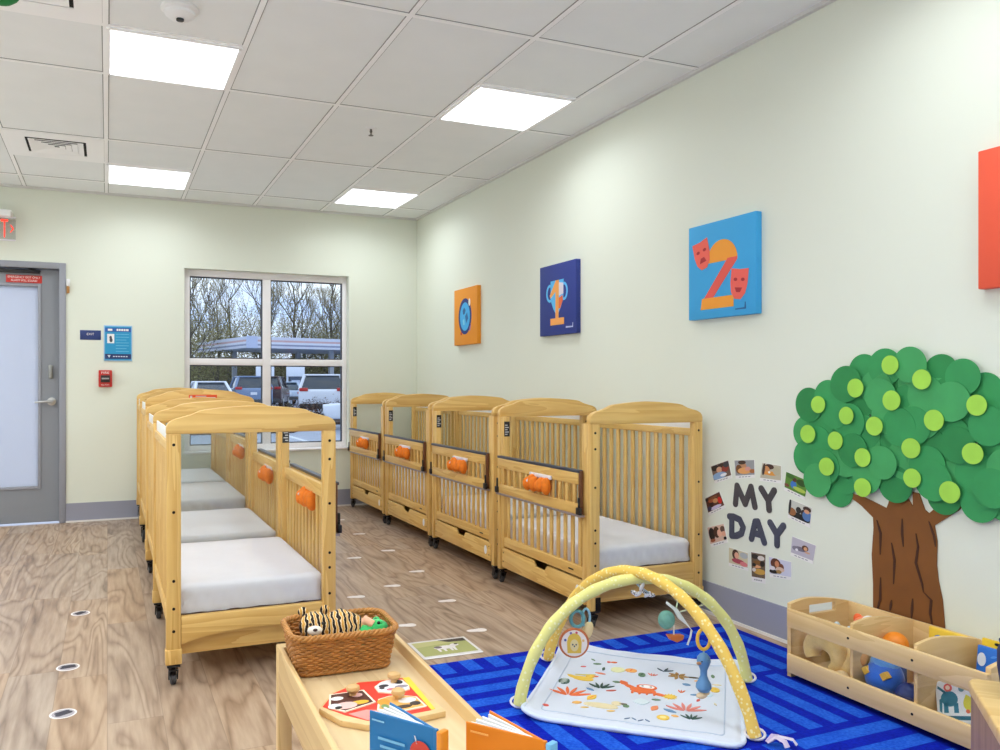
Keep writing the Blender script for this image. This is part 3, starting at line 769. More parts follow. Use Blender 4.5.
LEAVES = [[2.58,1.056],[2.476,1.095],[2.601,0.939],[2.588,0.837],[2.386,1.145],[2.311,1.192],[2.212,1.21],[2.102,1.217],[1.99,1.188],[1.905,1.17],[1.835,1.121],[2.326,1.075],[2.372,0.993],[2.513,1.001],[2.53,0.902],[2.227,1.099],[2.212,0.939],[2.045,1.105],[1.943,1.083],[2.115,1.07],[2.055,1.016],[1.891,1.009],[1.948,0.961],[2.15,0.983],[2.039,0.926],[2.298,0.956],[1.814,1.003],[2.591,0.832],[2.532,0.74],[2.435,0.711],[2.171,0.765],[2.289,0.779],[1.98,0.744],[1.848,0.738],[1.801,0.794],[2.311,0.849],[2.392,0.837],[2.218,0.842],[2.133,0.86],[2.037,0.85],[1.962,0.865],[1.865,0.838],[1.921,0.931],[1.81,0.885],[2.041,0.93],[2.01,0.794],[1.962,0.803],[2.491,0.8],[2.401,0.767],[2.44,0.923],[2.44,1.03],[1.777,1.075],[1.754,0.959],[1.748,0.86],[1.761,0.759]]
FEET = [[1.794,6.601],[1.768,5.929],[1.495,5.128],[1.775,5.262],[1.74,4.613],[1.487,4.337],[1.232,4.188],[1.652,3.926],[1.306,3.604],[1.582,3.405]]
# ------------------------------------------------------------------ canvases on the right wall
def on_wall(mb):
    """local x-z picture facing -y  ->  facing -x on the right wall (left of the picture = far end)"""
    return mb.xf(Matrix(((0, 1, 0, 0), (-1, 0, 0, 0), (0, 0, 1, 0), (0, 0, 0, 1))))
def flat(pts, k, m=0, mb=None):
    mb = mb or MB(); return mb.prism(pts, 'y', -.0006*k-.0004, -.0006*(k-1)-.0002, m)
def canvas(y, rgb, side, label):
    t = thing('canvas_print', label, 'wall art', (XR+.001, y, 1.703), group='square canvas prints on the right wall')
    obj('canvas', MB().box(-.036, 0, -.232, .232, -.235, .235), plain('canvas %d %d %d' % rgb, rgb, .7, bump=.1, vscale=400), t, bevel=.004)
    return t
def art(t, pts, k, rgb, name):
    mb = on_wall(MB().prism(pts, 'y', -.0362-.0004*k, -.0360-.0004*(k-1)))
    return obj(name, mb, cm(rgb), t, smooth=0)
def ring(cx, cy, rx, ry, w_, n=32, a0=0, a1=2*PI):
    o = [(cx+rx*math.cos(a0+(a1-a0)*k/n), cy+ry*math.sin(a0+(a1-a0)*k/n)) for k in range(n+1)]
    i = [(cx+(rx-w_)*math.cos(a0+(a1-a0)*k/n), cy+(ry-w_)*math.sin(a0+(a1-a0)*k/n)) for k in range(n+1)]
    return o+i[::-1]
t = canvas(6.118, (238, 152, 38), 0, 'orange canvas with a navy ringed blue globe, farthest along the right wall')
art(t, ell(-.005, .0, .13, .15, 36), 1, (28, 44, 120), 'numeral'); art(t, ell(-.005, -.002, .1, .118, 36), 2, (70, 178, 236), 'globe')
for n_, (pts, rgb) in enumerate((([(-.05,.05),(-.02,.075),(.01,.05),(-.01,.02),(-.04,.015)], (30, 92, 150)), ([(.0,.0),(.04,.03),(.06,-.02),(.02,-.06)], (36, 104, 164)), ([(-.05,-.03),(-.02,-.02),(-.01,-.07),(-.04,-.07)], (130, 210, 240)))): art(t, pts, 3, rgb, 'continent')
art(t, ell(.085, .11, .018, .03), 3, (250, 246, 238), 'highlight'); art(t, ell(-.08, -.14, .016, .014), 2, (206, 60, 30), 'red_spot'); art(t, [(.09,-.09),(.115,-.075),(.10,-.12),(.08,-.13)], 2, (170, 110, 170), 'shadow_shape')
t = canvas(4.634, (44, 60, 138), 0, 'navy canvas with a trophy and an orange numeral one, middle of the right wall')
art(t, ring(-.095, .045, .048, .06, .018), 1, (96, 190, 244), 'handle'); art(t, ring(.085, .045, .048, .06, .018), 1, (96, 190, 244), 'handle')
art(t, [(-.085,.125),(.085,.125),(.08,.10),(.08,.0),(.045,-.06),(.015,-.095),(-.02,-.095),(-.05,-.06),(-.085,.0),(-.085,.10)], 2, (90, 184, 240), 'trophy_cup')
art(t, [(.01,.11),(.08,.10),(.08,.03),(.01,.02)], 3, (222, 214, 226), 'shine'); art(t, [(.0,-.0),(.07,.02),(.075,-.01),(.04,-.065),(.0,-.06)], 3, (232, 110, 60), 'red_patch')
art(t, [(-.015,.125),(.025,.125),(.02,-.1),(.02,-.125),(-.02,-.125),(-.02,.05),(-.085,.01),(-.095,.03)], 4, (242, 166, 84), 'numeral_one'); art(t, [(-.085,-.125),(.09,-.125),(.09,-.17),(-.085,-.17)], 5, (242, 166, 84), 'trophy_base')
art(t, [(.11,-.185),(.19,-.188),(.192,-.165),(.197,-.165),(.197,-.196),(.11,-.196)], 1, (180, 190, 226), 'signature')
t = canvas(3.095, (58, 164, 222), 0, 'sky blue canvas with an orange numeral two and two red theatre masks')
top2 = [(.01+.105*math.cos(PI*k/20), .035+.105*math.sin(PI*k/20)) for k in range(21)]
art(t, top2, 1, (240, 156, 44), 'numeral_top'); art(t, [(.05,.045),(.115,.045),(.112,.03),(-.06,-.145),(-.125,-.145)], 2, (228, 88, 76), 'numeral_stroke'); art(t, [(-.13,-.135),(.09,-.135),(.09,-.19),(-.14,-.19)], 3, (240, 156, 44), 'numeral_foot')
def mask(cx, cy, a, rgb, smile):
    R = lambda p: (cx+p[0]*math.cos(a)-p[1]*math.sin(a), cy+p[0]*math.sin(a)+p[1]*math.cos(a))
    m_ = art(t, [R(p) for p in ((-.056,.07),(0,.066),(.056,.07),(.056,.0),(.046,-.045),(.02,-.074),(-.02,-.074),(-.046,-.045),(-.056,.0))], 4, rgb, 'mask')
    for sx in (-1, 1): obj('eye', on_wall(MB().prism([R((sx*.024+p[0], .018+p[1])) for p in ell(0,0,.012,.008,12)], 'y', -.0384, -.0378)), cm((168, 30, 40)), m_, smooth=0)
    mo = [(-.024,-.02),(.024,-.02),(.012,-.042),(-.012,-.042)] if smile else [(-.012,-.016),(.012,-.016),(.024,-.04),(-.024,-.04)]
    obj('mouth', on_wall(MB().prism([R(p) for p in mo], 'y', -.0384, -.0378)), cm((168, 30, 40)), m_, smooth=0)
mask(-.13, .085, .25, (236, 100, 84), False); mask(.125, -.085, -.12, (236, 98, 86), True)
art(t, [(.10,-.202),(.16,-.2),(.163,-.175),(.168,-.175),(.17,-.2),(.17,-.208),(.10,-.208)], 1, (34, 92, 150), 'signature')
t = canvas(1.61, (238, 92, 62), 0, 'coral red canvas cut off by the right edge of the photo')

# ------------------------------------------------------------------ paper tree, letters and photos on the wall
t = thing('paper_tree', 'big paper tree on the right wall with green leaf circles and lime dots', 'wall decoration', (XR-.0015, 2.10, 0))
oy = 2.10
tr = [(y-oy, z) for y, z in TRUNK]
tr[0] = (tr[0][0]+.006, .17); tr[-1] = (tr[-1][0]-.01, .17)
tk = obj('trunk', MB().prism(tr, 'x', -.004, 0), M['trunk'], t, smooth=0)
for b_ in BARK:
    pp = []
    for k in range(len(b_)-1):
        for q in range(6):
            u = q/6.0; pp.append(((b_[k][0]*(1-u)+b_[k+1][0]*u)-oy, b_[k][1]*(1-u)+b_[k+1][1]*u))
    pp.append((b_[-1][0]-oy, b_[-1][1]))
    L_ = [(y+.0035*(.4+math.sin(PI*k/(len(pp)-1))), z) for k, (y, z) in enumerate(pp)]; R_ = [(y-.0035*(.4+math.sin(PI*k/(len(pp)-1))), z) for k, (y, z) in enumerate(pp)]
    obj('bark_strip', MB().prism(L_+R_[::-1], 'x', -.0065, -.0042), M['bark'], tk, smooth=0)
rnd = random.Random(3)
LEAVES = [[2.15,1.14],[2.09,1.15],[2.2,1.02],[2.17,1.12],[2.3,.91],[2.09,.99],[2.0,1.10],[2.25,1.13],[2.35,.88]] + LEAVES
for k, (y, z) in enumerate(LEAVES):
    r = .069+rnd.uniform(-.005, .006); h = .006+.0011*((k*7) % 19)
    tl, tz = rnd.uniform(-.03, .03), rnd.uniform(-.03, .03)
    mb = MB().prism(ell(0, 0, r, r, 36), 'x', -.0008, .0008)
    mb.xf(Matrix.Translation((-h, y-oy, z)) @ Matrix.Rotation(tl, 4, 'Y') @ Matrix.Rotation(tz, 4, 'Z'))
    obj('leaf_circle', mb, M[('leaf', 'leaf_b', 'leaf', 'leaf_c')[rnd.randrange(4)]], t, smooth=0)
for k, (y, z) in enumerate(LIMES):
    r = .037+rnd.uniform(-.002, .002)
    mb = MB().prism(ell(0, 0, r, r, 32), 'x', -.0008, .0008).xf(Matrix.Translation((-.0335, y-oy, z)) @ Matrix.Rotation(rnd.uniform(-.06, .06), 4, 'Z'))
    obj('lime_circle', mb, M['lime'], t, smooth=0)

def capsule(a, b, r, n=8):
    d = math.atan2(b[1]-a[1], b[0]-a[0]); p = []
    for k in range(n+1): q = d-PI/2+PI*k/n; p.append((b[0]+r*math.cos(q), b[1]+r*math.sin(q)))
    for k in range(n+1): q = d+PI/2+PI*k/n; p.append((a[0]+r*math.cos(q), a[1]+r*math.sin(q)))
    return p
LL = {'M': 'charcoal letter M cut from card on the wall', 'Y': 'upper of two letters Y on the wall, beside the M', 'D': 'slate blue letter D on the wall, left in the lower word',
      'A': 'slate blue letter A on the wall between D and Y', 'Y2': 'lower of two letters Y on the wall, beside the A'}
for k, st in LETTERS.items():
    ys = [p[0] for s_ in st for p in s_]; zs = [p[1] for s_ in st for p in s_]
    cy, cz = (min(ys)+max(ys))/2, (min(zs)+max(zs))/2
    mb = MB(); n = 0
    for s_ in st:
        for a, b_ in zip(s_[:-1], s_[1:]):
            mb.prism(capsule((a[0]-cy, a[1]-cz), (b_[0]-cy, b_[1]-cz), 0.0155), 'x', -.004-.00004*n, 0); n += 1
    o = obj('wall_letter', mb, M['letter'] if k in 'MY' else M['letter_b'], smooth=0)
    o.location = (XR, cy, cz); tag(o, LL[k], 'letter', 'letters of the wall greeting')

PHOTOS = [  # background, then ellipses (s, t, rs, rt, colour) with s to the right and t up, 0..1
 ('photo of an adult leaning over a child in pale blue, leftmost in the top row', (120,96,84), [(.2,.8,.2,.2,(38,28,26)),(.55,.85,.16,.16,(60,40,34)),(.42,.6,.16,.2,(214,164,132)),(.75,.55,.2,.22,(150,60,48)),(.35,.2,.42,.24,(140,170,206)),(.6,.18,.18,.1,(236,236,240)),(.85,.8,.16,.2,(60,60,66))]),
 ('photo of a child with a top knot playing against grey, second in the top row', (150,152,156), [(.42,.62,.18,.22,(196,140,100)),(.38,.86,.2,.14,(66,44,32)),(.2,.42,.16,.3,(112,72,40)),(.5,.3,.36,.22,(226,160,96)),(.66,.42,.14,.14,(214,150,140)),(.9,.25,.14,.14,(168,104,56))]),
 ('photo of a child bent over orange food, third in the top row', (190,182,160), [(.4,.82,.24,.18,(70,40,28)),(.24,.55,.2,.3,(206,142,90)),(.5,.38,.32,.14,(222,150,60)),(.42,.45,.06,.08,(240,236,226)),(.12,.6,.07,.4,(60,42,36)),(.8,.6,.2,.3,(184,178,152))]),
 ('photo of a child in blue on green grass, nearest the tree leaves', (92,138,48), [(.4,.4,.14,.24,(60,120,196)),(.42,.72,.1,.14,(92,56,40)),(.75,.7,.24,.2,(48,80,30)),(.2,.85,.2,.16,(66,112,40)),(.7,.25,.3,.12,(178,200,84)),(.1,.2,.12,.1,(120,70,50))]),
 ('photo of a group at a dark table, below the green grass photo', (196,196,186), [(.5,.15,.5,.22,(24,22,24)),(.15,.3,.2,.24,(150,96,56)),(.45,.55,.12,.2,(40,36,38)),(.68,.5,.12,.2,(56,40,36)),(.82,.8,.18,.16,(60,36,28)),(.84,.4,.2,.3,(84,120,176)),(.82,.66,.12,.12,(206,150,116)),(.05,.6,.05,.5,(40,40,40))]),
 ('photo of a baby in grey crawling on a pale floor, right side of the ring', (186,180,194), [(.4,.42,.24,.14,(112,106,124)),(.18,.36,.14,.14,(128,122,138)),(.6,.58,.14,.18,(92,54,34)),(.62,.55,.08,.12,(212,158,116)),(.72,.35,.12,.06,(206,160,130)),(.25,.3,.06,.08,(232,230,236))]),
 ('photo of a person with long red brown hair in white, rightmost in the bottom row', (206,206,224), [(.3,.66,.24,.34,(92,46,28)),(.36,.66,.1,.2,(206,136,96)),(.56,.5,.12,.24,(120,70,46)),(.5,.35,.2,.16,(214,186,168)),(.2,.16,.24,.12,(28,22,20)),(.45,.2,.12,.12,(160,124,70)),(.15,.36,.12,.12,(226,220,226))]),
 ('tall narrow photo of people around a tan table, middle of the bottom row', (110,90,70), [(.25,.85,.24,.1,(50,44,40)),(.7,.82,.24,.1,(222,214,206)),(.5,.62,.34,.08,(132,88,40)),(.8,.6,.16,.12,(40,30,24)),(.4,.45,.3,.06,(226,166,120)),(.2,.5,.14,.08,(36,34,30)),(.6,.25,.44,.12,(204,158,74)),(.2,.3,.14,.08,(214,206,196))]),
 ('photo of a long haired girl in a pink red top, leftmost at the bottom', (206,196,162), [(.36,.66,.18,.34,(60,32,24)),(.42,.62,.12,.22,(224,168,140)),(.5,.26,.34,.16,(168,70,84)),(.8,.16,.2,.16,(214,120,124)),(.8,.75,.2,.2,(176,182,186))]),
 ('photo of two faces close together with dark hair, lower on the left side', (214,180,160), [(.2,.55,.18,.4,(36,24,22)),(.5,.6,.18,.36,(74,44,32)),(.66,.5,.14,.24,(232,178,150)),(.88,.7,.14,.2,(96,66,56)),(.9,.4,.12,.16,(226,166,140)),(.2,.16,.14,.1,(150,80,50)),(.92,.1,.08,.1,(30,26,26))]),
 ('dark red and brown photo, upper on the left side of the ring', (92,48,32), [(.35,.7,.18,.16,(176,92,56)),(.6,.55,.16,.16,(196,140,92)),(.85,.45,.12,.24,(206,36,32)),(.3,.4,.12,.16,(60,30,24)),(.5,.82,.3,.08,(130,76,44)),(.5,.12,.36,.12,(206,196,222)),(.1,.85,.1,.12,(30,22,22)),(.15,.2,.12,.16,(60,56,84))]),
]
for (lb, bg, els), q in zip(PHOTOS, CARDS):
    cy = sum(p[0] for p in q)/4; cz = sum(p[1] for p in q)/4
    TL, TR, BR, BL = [Vector((p[0]-cy, p[1]-cz)) for p in q]
    def P2(s_, t_): return (BL*(1-s_)+BR*s_)*(1-t_) + (TL*(1-s_)+TR*s_)*t_
    t = thing('wall_photo', lb, 'photo', (XR, cy, cz), group='small photos in a ring on the wall')
    sheet = MB().prism([tuple(v) for v in (TL, TR, BR, BL)], 'x', -.002, 0)
    obj('print_paper', sheet, cm((236, 234, 230)), t, smooth=0)
    band = .17
    f2 = lambda s_, u_: P2(.01+.98*s_, band+(.985-band)*u_)
    mats = [cm(bg)]; pm = MB().prism([tuple(f2(*v)) for v in ((0,1),(1,1),(1,0),(0,0))], 'x', -.0024, -.002)
    for k, (a, b_, ra, rb, rgb) in enumerate(els):
        ps = [tuple(f2(max(0, min(1, x)), max(0, min(1, y)))) for x, y in ell(a, b_, ra, rb, 18)]
        if cm(rgb) not in mats: mats.append(cm(rgb))
        pm.prism(ps, 'x', -.0026-.0002*k, -.0024, mats.index(cm(rgb)))
    obj('picture', pm, mats, t, smooth=0)
    cp = MB()
    for k in range(4): cp.prism([tuple(P2(.18+k*.16+dx, .06+dz)) for dx, dz in ((0,0),(.11,0),(.11,.045),(0,.045))], 'x', -.0024, -.002)
    obj('caption_marks', cp, cm((150, 150, 156)), t, smooth=0)

# ------------------------------------------------------------------ rug
def rug_mat():
    m, nt, b = new_mat('blue rug pile'); L = nt.links.new
    tc = N(nt, 'ShaderNodeTexCoord'); sp = N(nt, 'ShaderNodeSeparateXYZ'); L(tc.outputs['Object'], sp.inputs[0])
    def mth(op, a, bb=None):
        n = N(nt, 'ShaderNodeMath', operation=op)
        for k, x in enumerate((a, bb)):
            if x is None: continue
            if isinstance(x, (int, float)): n.inputs[k].default_value = x
            else: L(x, n.inputs[k])
        return n.outputs[0]
    C = .46
    ux = mth('DIVIDE', mth('SUBTRACT', sp.outputs[0], 1.985), C); uy = mth('DIVIDE', mth('SUBTRACT', sp.outputs[1], 1.972), C)
    par = mth('FLOORED_MODULO', mth('ADD', mth('FLOOR', ux), mth('FLOOR', uy)), 2.0)   # 0: stripes along y
    fx, fy = mth('FRACT', ux), mth('FRACT', uy)
    def stripe(f): return mth('LESS_THAN', mth('FRACT', mth('SUBTRACT', mth('MULTIPLY', f, 4.0), .22)), .54)
    inx = mth('MULTIPLY', mth('GREATER_THAN', fx, .03), mth('LESS_THAN', fx, .97)); iny = mth('MULTIPLY', mth('GREATER_THAN', fy, .03), mth('LESS_THAN', fy, .97))
    a = mth('MULTIPLY', mth('MULTIPLY', stripe(fx), iny), mth('SUBTRACT', 1.0, par)); c = mth('MULTIPLY', mth('MULTIPLY', stripe(fy), inx), par)
    nz = N(nt, 'ShaderNodeTexNoise'); nz.inputs['Scale'].default_value = 95; nz.inputs['Detail'].default_value = 4; L(tc.outputs['Object'], nz.inputs['Vector'])
    n4 = N(nt, 'ShaderNodeTexNoise'); n4.inputs['Scale'].default_value = 14; n4.inputs['Detail'].default_value = 3; L(tc.outputs['Object'], n4.inputs['Vector'])
    r1 = N(nt, 'ShaderNodeValToRGB'); r1.color_ramp.elements[0].position = .35; r1.color_ramp.elements[0].color = lin((4, 24, 150)); r1.color_ramp.elements[1].position = .7; r1.color_ramp.elements[1].color = lin((10, 38, 188))
    r2 = N(nt, 'ShaderNodeValToRGB'); r2.color_ramp.elements[0].position = .35; r2.color_ramp.elements[0].color = lin((16, 70, 194)); r2.color_ramp.elements[1].position = .68; r2.color_ramp.elements[1].color = lin((42, 106, 222))
    mixn = mth('ADD', mth('MULTIPLY', nz.outputs['Fac'], .65), mth('MULTIPLY', n4.outputs['Fac'], .35))
    L(mixn, r1.inputs['Fac']); L(mixn, r2.inputs['Fac'])
    mx = N(nt, 'ShaderNodeMix', data_type='RGBA'); L(mth('MAXIMUM', a, c), mx.inputs[0]); L(r1.outputs['Color'], mx.inputs[6]); L(r2.outputs['Color'], mx.inputs[7])
    L(mx.outputs[2], b.inputs['Base Color']); b.inputs['Roughness'].default_value = .95; b.inputs['Specular IOR Level'].default_value = .1
    bp = N(nt, 'ShaderNodeBump'); bp.inputs['Strength'].default_value = .5; bp.inputs['Distance'].default_value = .004; L(nz.outputs['Fac'], bp.inputs['Height']); L(bp.outputs['Normal'], b.inputs['Normal'])
    return m
M['rug'] = rug_mat()
rx0, rx1, ry0, ry1 = .90, 2.69, .35, 3.03
o = obj('rug', MB().prism(rounded(rx0, rx1, ry0, ry1, .03), 'z', .0005, .012), M['rug'], bevel=.003)
tag(o, 'royal blue rug with lighter blue stripes laid in a basket weave', 'rug')

# ------------------------------------------------------------------ marks on the floor
def foot_mb():
    p = []
    for k in range(28):
        a = 2*PI*k/28; x = .048*math.cos(a); wd = .026*(1+.28*math.cos(a-.3))-.006*math.exp(-((x+.004)/.016)**2)
        p.append((x, wd*math.sin(a)+.006*math.sin(x*40)))
    return MB().prism(p, 'z', 0, .0009)
fpm = plain('white floor sticker', (236, 228, 224), .5, var=.04, vscale=70)
fo = obj('footprint', foot_mb(), fpm, smooth=0)
order = sorted(range(len(FEET)), key=lambda k: -FEET[k][1])
words = ['farthest', 'second farthest', 'third farthest', 'fourth farthest', 'fifth farthest', 'fifth nearest', 'fourth nearest', 'third nearest', 'second nearest', 'nearest']
for n, k in enumerate(order):
    x, y = FEET[k]
    q = fo if n == 0 else dup(fo, (x, y, 0))
    q.location = (x, y, .0002); q.rotation_euler = (0, 0, -.40+.07*math.sin(k*3.7))
    tag(q, '%s white footprint sticker on the floor between the two crib rows' % words[n], 'floor sticker', 'white footprints on the floor')
ov = [((-.147, 3.60), 'middle'), ((-.142, 3.10), 'nearest'), ((-.124, 4.42), 'farthest')]
def oval():
    t = thing('round_sticker', '', 'floor sticker', group='round shoe stickers on the left floor')
    obj('white_disc', MB().prism(ell(0, 0, .044, .044, 32), 'z', 0, .0008), cm((232, 228, 226)), t, smooth=0)
    obj('print', MB().prism(ell(.0, .0, .037, .037, 32), 'z', .0008, .0012), cm((170, 164, 170)), t, smooth=0)
    obj('shoe_picture', MB().prism(capsule((-.018, -.006), (.02, -.002), .011), 'z', .0012, .0016).prism(capsule((-.016, .012), (.018, .014), .009), 'z', .0012, .0016), cm((52, 50, 62)), t, smooth=0)
    return t
o1 = oval()
for n, (p, w_) in enumerate(ov):
    q = o1 if n == 0 else dup(o1, (p[0], p[1], .0002)); q.location = (p[0], p[1], .0002); q.rotation_euler = (0, 0, .4*n)
    q['label'] = '%s round white-edged sticker on the floor left of the cribs' % w_
t = thing('floor_picture', 'laminated picture of a white animal on grass taped to the floor by the rug', 'floor picture', (1.352, 3.238, .0002), -.03)
obj('laminate', MB().box(-.135, .135, -.112, .112, 0, .001), cm((216, 212, 210)), t, smooth=0)
pm = MB().box(-.122, .122, -.086, .094, .001, .0014, 0)
pm.prism([(-.122,.03),(.122,.06),(.122,.094),(-.122,.094)], 'z', .0014, .0016, 1).prism([(.0,.094),(.122,.094),(.122,.055),(.04,.06)], 'z', .0016, .0018, 2)
pm.prism(ell(.0,.0,.05,.022), 'z', .0018, .002, 3).prism(ell(.05,.018,.02,.016), 'z', .0018, .002, 3).prism(ell(.06,.026,.009,.007), 'z', .002, .0022, 2)
pm.prism(ell(-.03,.006,.018,.014), 'z', .002, .0022, 4)
for x in (-.035, -.01, .02, .036): pm.prism([(x-.005,-.05),(x+.005,-.05),(x+.007,-.01),(x-.007,-.01)], 'z', .0016, .0018, 3)
obj('picture', pm, [cm((166, 168, 104)), cm((186, 182, 122)), cm((64, 52, 44)), cm((224, 216, 214)), cm((120, 108, 108))], t, smooth=0)
obj('tape', MB().box(-.13, .13, -.118, -.106, .001, .0016), cm((238, 236, 236)), t, smooth=0)
# ------------------------------------------------------------------ baby gym on the rug
RZ = .0125
GC, GA = Vector((1.7815, 2.4415)), math.atan2(-.671, .742)
M['mat_cloth'] = plain('pale blue white quilt', (210, 216, 230), .85, var=.015, vscale=9)
def dots_mat(name, base, dot, scale, thr):
    m, nt, b = new_mat(name)
    tc = N(nt, 'ShaderNodeTexCoord'); v = N(nt, 'ShaderNodeTexVoronoi'); v.inputs['Scale'].default_value = scale
    nt.links.new(tc.outputs['Object'], v.inputs['Vector'])
    lt = N(nt, 'ShaderNodeMath', operation='LESS_THAN'); lt.inputs[1].default_value = thr; nt.links.new(v.outputs['Distance'], lt.inputs[0])
    mx = N(nt, 'ShaderNodeMix', data_type='RGBA'); nt.links.new(lt.outputs[0], mx.inputs[0]); mx.inputs[6].default_value = lin(base); mx.inputs[7].default_value = lin(dot)
    nt.links.new(mx.outputs[2], b.inputs['Base Color']); b.inputs['Roughness'].default_value = .85
    return m
M['arch_yellow'] = dots_mat('yellow dotted fabric', (244, 204, 96), (252, 232, 164), 70, .3)
M['arch_pale'] = dots_mat('pale lime fabric', (232, 228, 142), (242, 240, 184), 55, .25)
t = thing('play_gym', 'baby play gym with crossing yellow and pale lime arches over a printed quilt', 'play gym', (GC.x, GC.y, RZ), GA)
# quilt: x across, y away from the camera
qx0, qx1, qy0, qy1 = -.36, .36, -.345, .425
def quilt():
    nx, ny = 44, 48; mb = MB()
    def prof(x, y, top):
        ex = min(x-qx0, qx1-x); ey = min(y-qy0, qy1-y); e = min(ex, ey)
        rim = .011*math.exp(-((e-.028)/.018)**2)
        body = .010+rim+.002*noise.noise(Vector((x*14, y*14, 3)))
        if .052 < e < .062: body -= .004
        th = body*min(1, max(.0, (e/.014)))**.5
        lift = .032*math.exp(-(((x-qx0)/.10)**2+((y-qy1)/.10)**2)) + .02*math.exp(-(((x-qx1)/.10)**2+((y-qy1)/.12)**2)) + .018*math.exp(-(((x-qx0)/.06)**2+((y-qy0)/.10)**2))
        lift += .004*max(0, noise.noise(Vector((x*7, y*7, 9))))
        return lift + (th if top else 0) + .001
    def rr(x, y):    # round the corners of the sheet
        r = .05; cx = max(qx0+r, min(qx1-r, x)); cy = max(qy0+r, min(qy1-r, y)); d = math.hypot(x-cx, y-cy)
        mxd = max(abs(x-cx), abs(y-cy))
        if d > 1e-6 and abs(x-cx) > 1e-6 and abs(y-cy) > 1e-6: k = mxd/d; return cx+(x-cx)*k, cy+(y-cy)*k
        return x, y
    for top in (1, 0):
        for i in range(nx+1):
            for j in range(ny+1):
                x, y = qx0+(qx1-qx0)*i/nx, qy0+(qy1-qy0)*j/ny
                X, Y = rr(x, y); mb.v.append((X, Y, prof(x, y, top)))
    W = ny+1; O = (nx+1)*W
    for i in range(nx):
        for j in range(ny):
            a = i*W+j; mb.f.append([a, a+W, a+W+1, a+1]); mb.mi.append(0); mb.f.append([O+a, O+a+1, O+a+W+1, O+a+W]); mb.mi.append(0)
    def sew(a, b): mb.f.append([a, b, O+b, O+a]); mb.mi.append(0)
    for i in range(nx): sew((i+1)*W, i*W); sew(i*W+ny, (i+1)*W+ny)
    for j in range(ny): sew(j, j+1); sew(nx*W+j+1, nx*W+j)
    return mb
q = obj('quilt', quilt(), M['mat_cloth'], t, smooth=70)
# printed shapes: each lies on the quilt
def leafp(cx, cy, L, w_, a):
    R = lambda x, y: (cx+x*math.cos(a)-y*math.sin(a), cy+x*math.sin(a)+y*math.cos(a))
    return [R(L*(-1+2*k/10), w_*math.sin(PI*k/10)) for k in range(11)] + [R(L*(1-2*k/10), -w_*math.sin(PI*k/10)) for k in range(1, 10)]
PRN = []
def pr(pts, rgb, k=.8):
    cx = sum(p[0] for p in pts)/len(pts); cy = sum(p[1] for p in pts)/len(pts)
    PRN.append(([(cx+(p[0]-cx)*k, cy+(p[1]-cy)*k) for p in pts], rgb))
def sprig(cx, cy, s_, rgb, n=5):
    for k in range(n):
        a = PI/2+(k-(n-1)/2)*.45; pr(leafp(cx+s_*.55*math.cos(a), cy+s_*.55*math.sin(a), s_*.5, s_*.08, a), rgb, .9)
ORG, GRN, DGR, YEL, PAL, BLU, RED = (232, 110, 54), (96, 128, 96), (52, 84, 74), (236, 196, 76), (226, 212, 172), (104, 146, 186), (222, 90, 80)
for cx, cy, rx, ry in ((-.212, .068, .05, .026), (-.19, .102, .022, .02)): pr(ell(cx, cy, rx, ry), YEL)
pr(leafp(-.172, .105, .016, .006, .2), ORG); pr(leafp(-.255, .075, .03, .012, 2.6), YEL); pr(leafp(-.21, .11, .05, .006, .3), (206, 196, 120))
pr(ell(-.275, .018, .026, .034), DGR)
for k in range(-2, 3): pr(leafp(-.275, .018+k*.011, .018, .0028, .2), (220, 228, 224))
sprig(-.235, -.115, .085, ORG, 6)
pr(leafp(-.151, -.106, .035, .018, 1.1), YEL); pr(leafp(-.151, -.106, .03, .003, 1.1), ORG)
sprig(-.135, -.012, .06, DGR, 5)
pr(ell(.015, .020, .058, .032), ORG); pr(leafp(-.06, .075, .03, .018, 2.2), ORG); pr(leafp(-.035, .045, .045, .014, -.7), ORG); pr(leafp(.075, .0, .04, .013, -.35), ORG)
pr(ell(.025, .058, .046, .030), ORG); pr(ell(.025, .058, .035, .021), (244, 240, 240))
for k in (-1, 1): pr(ell(.025+k*.015, .06, .006, .006, 10), (60, 40, 40))
for k in range(4): pr(leafp(-.02+k*.026, -.008, .013, .006, 1.5), ORG)
for cx, cy, rx, ry in ((-.11, -.17, .075, .028), (-.06, -.135, .022, .02)): pr(ell(cx, cy, rx, ry), PAL)
pr(leafp(-.038, -.132, .018, .006, .2), (110, 96, 84)); pr(leafp(-.16, -.205, .018, .006, .3), (230, 190, 110)); pr(leafp(-.07, -.205, .018, .006, .3), (230, 190, 110))
pr(ell(-.049, .211, .028, .026), (238, 168, 90)); pr(leafp(-.049, .211, .024, .004, 1.4), ORG); pr(ell(-.099, .203, .034, .034), (222, 222, 172))
pr(ell(-.005, .178, .017, .022), GRN); pr(leafp(-.005, .178, .018, .003, 1.2), DGR)
for a in (.5, 1.2, 2.3): pr(leafp(.071+.02*math.cos(a), .249+.02*math.sin(a), .026, .004, a), (60, 78, 90))
for k in range(7): a = 2*PI*k/7; pr(leafp(.127+.022*math.cos(a), .215+.022*math.sin(a), .022, .008, a), (164, 124, 66))
for k in range(6): a = .3+PI*k/6; pr(leafp(.112, -.007, .032, .008, a), YEL)
sprig(.172, -.125, .075, (226, 134, 122), 6); sprig(.192, -.19, .045, DGR, 5)
pr(leafp(.069, -.131, .028, .015, 1.2), (234, 140, 92)); pr(leafp(.121, -.135, .03, .011, -.4), BLU); pr(ell(.103, -.201, .026, .026), YEL); pr(ell(.103, -.201, .014, .014), (246, 226, 150))
for k in range(4): pr(leafp(-.01+k*.022, -.248+.004*(k % 2), .014, .0025, .7*(-1)**k), (110, 130, 160))
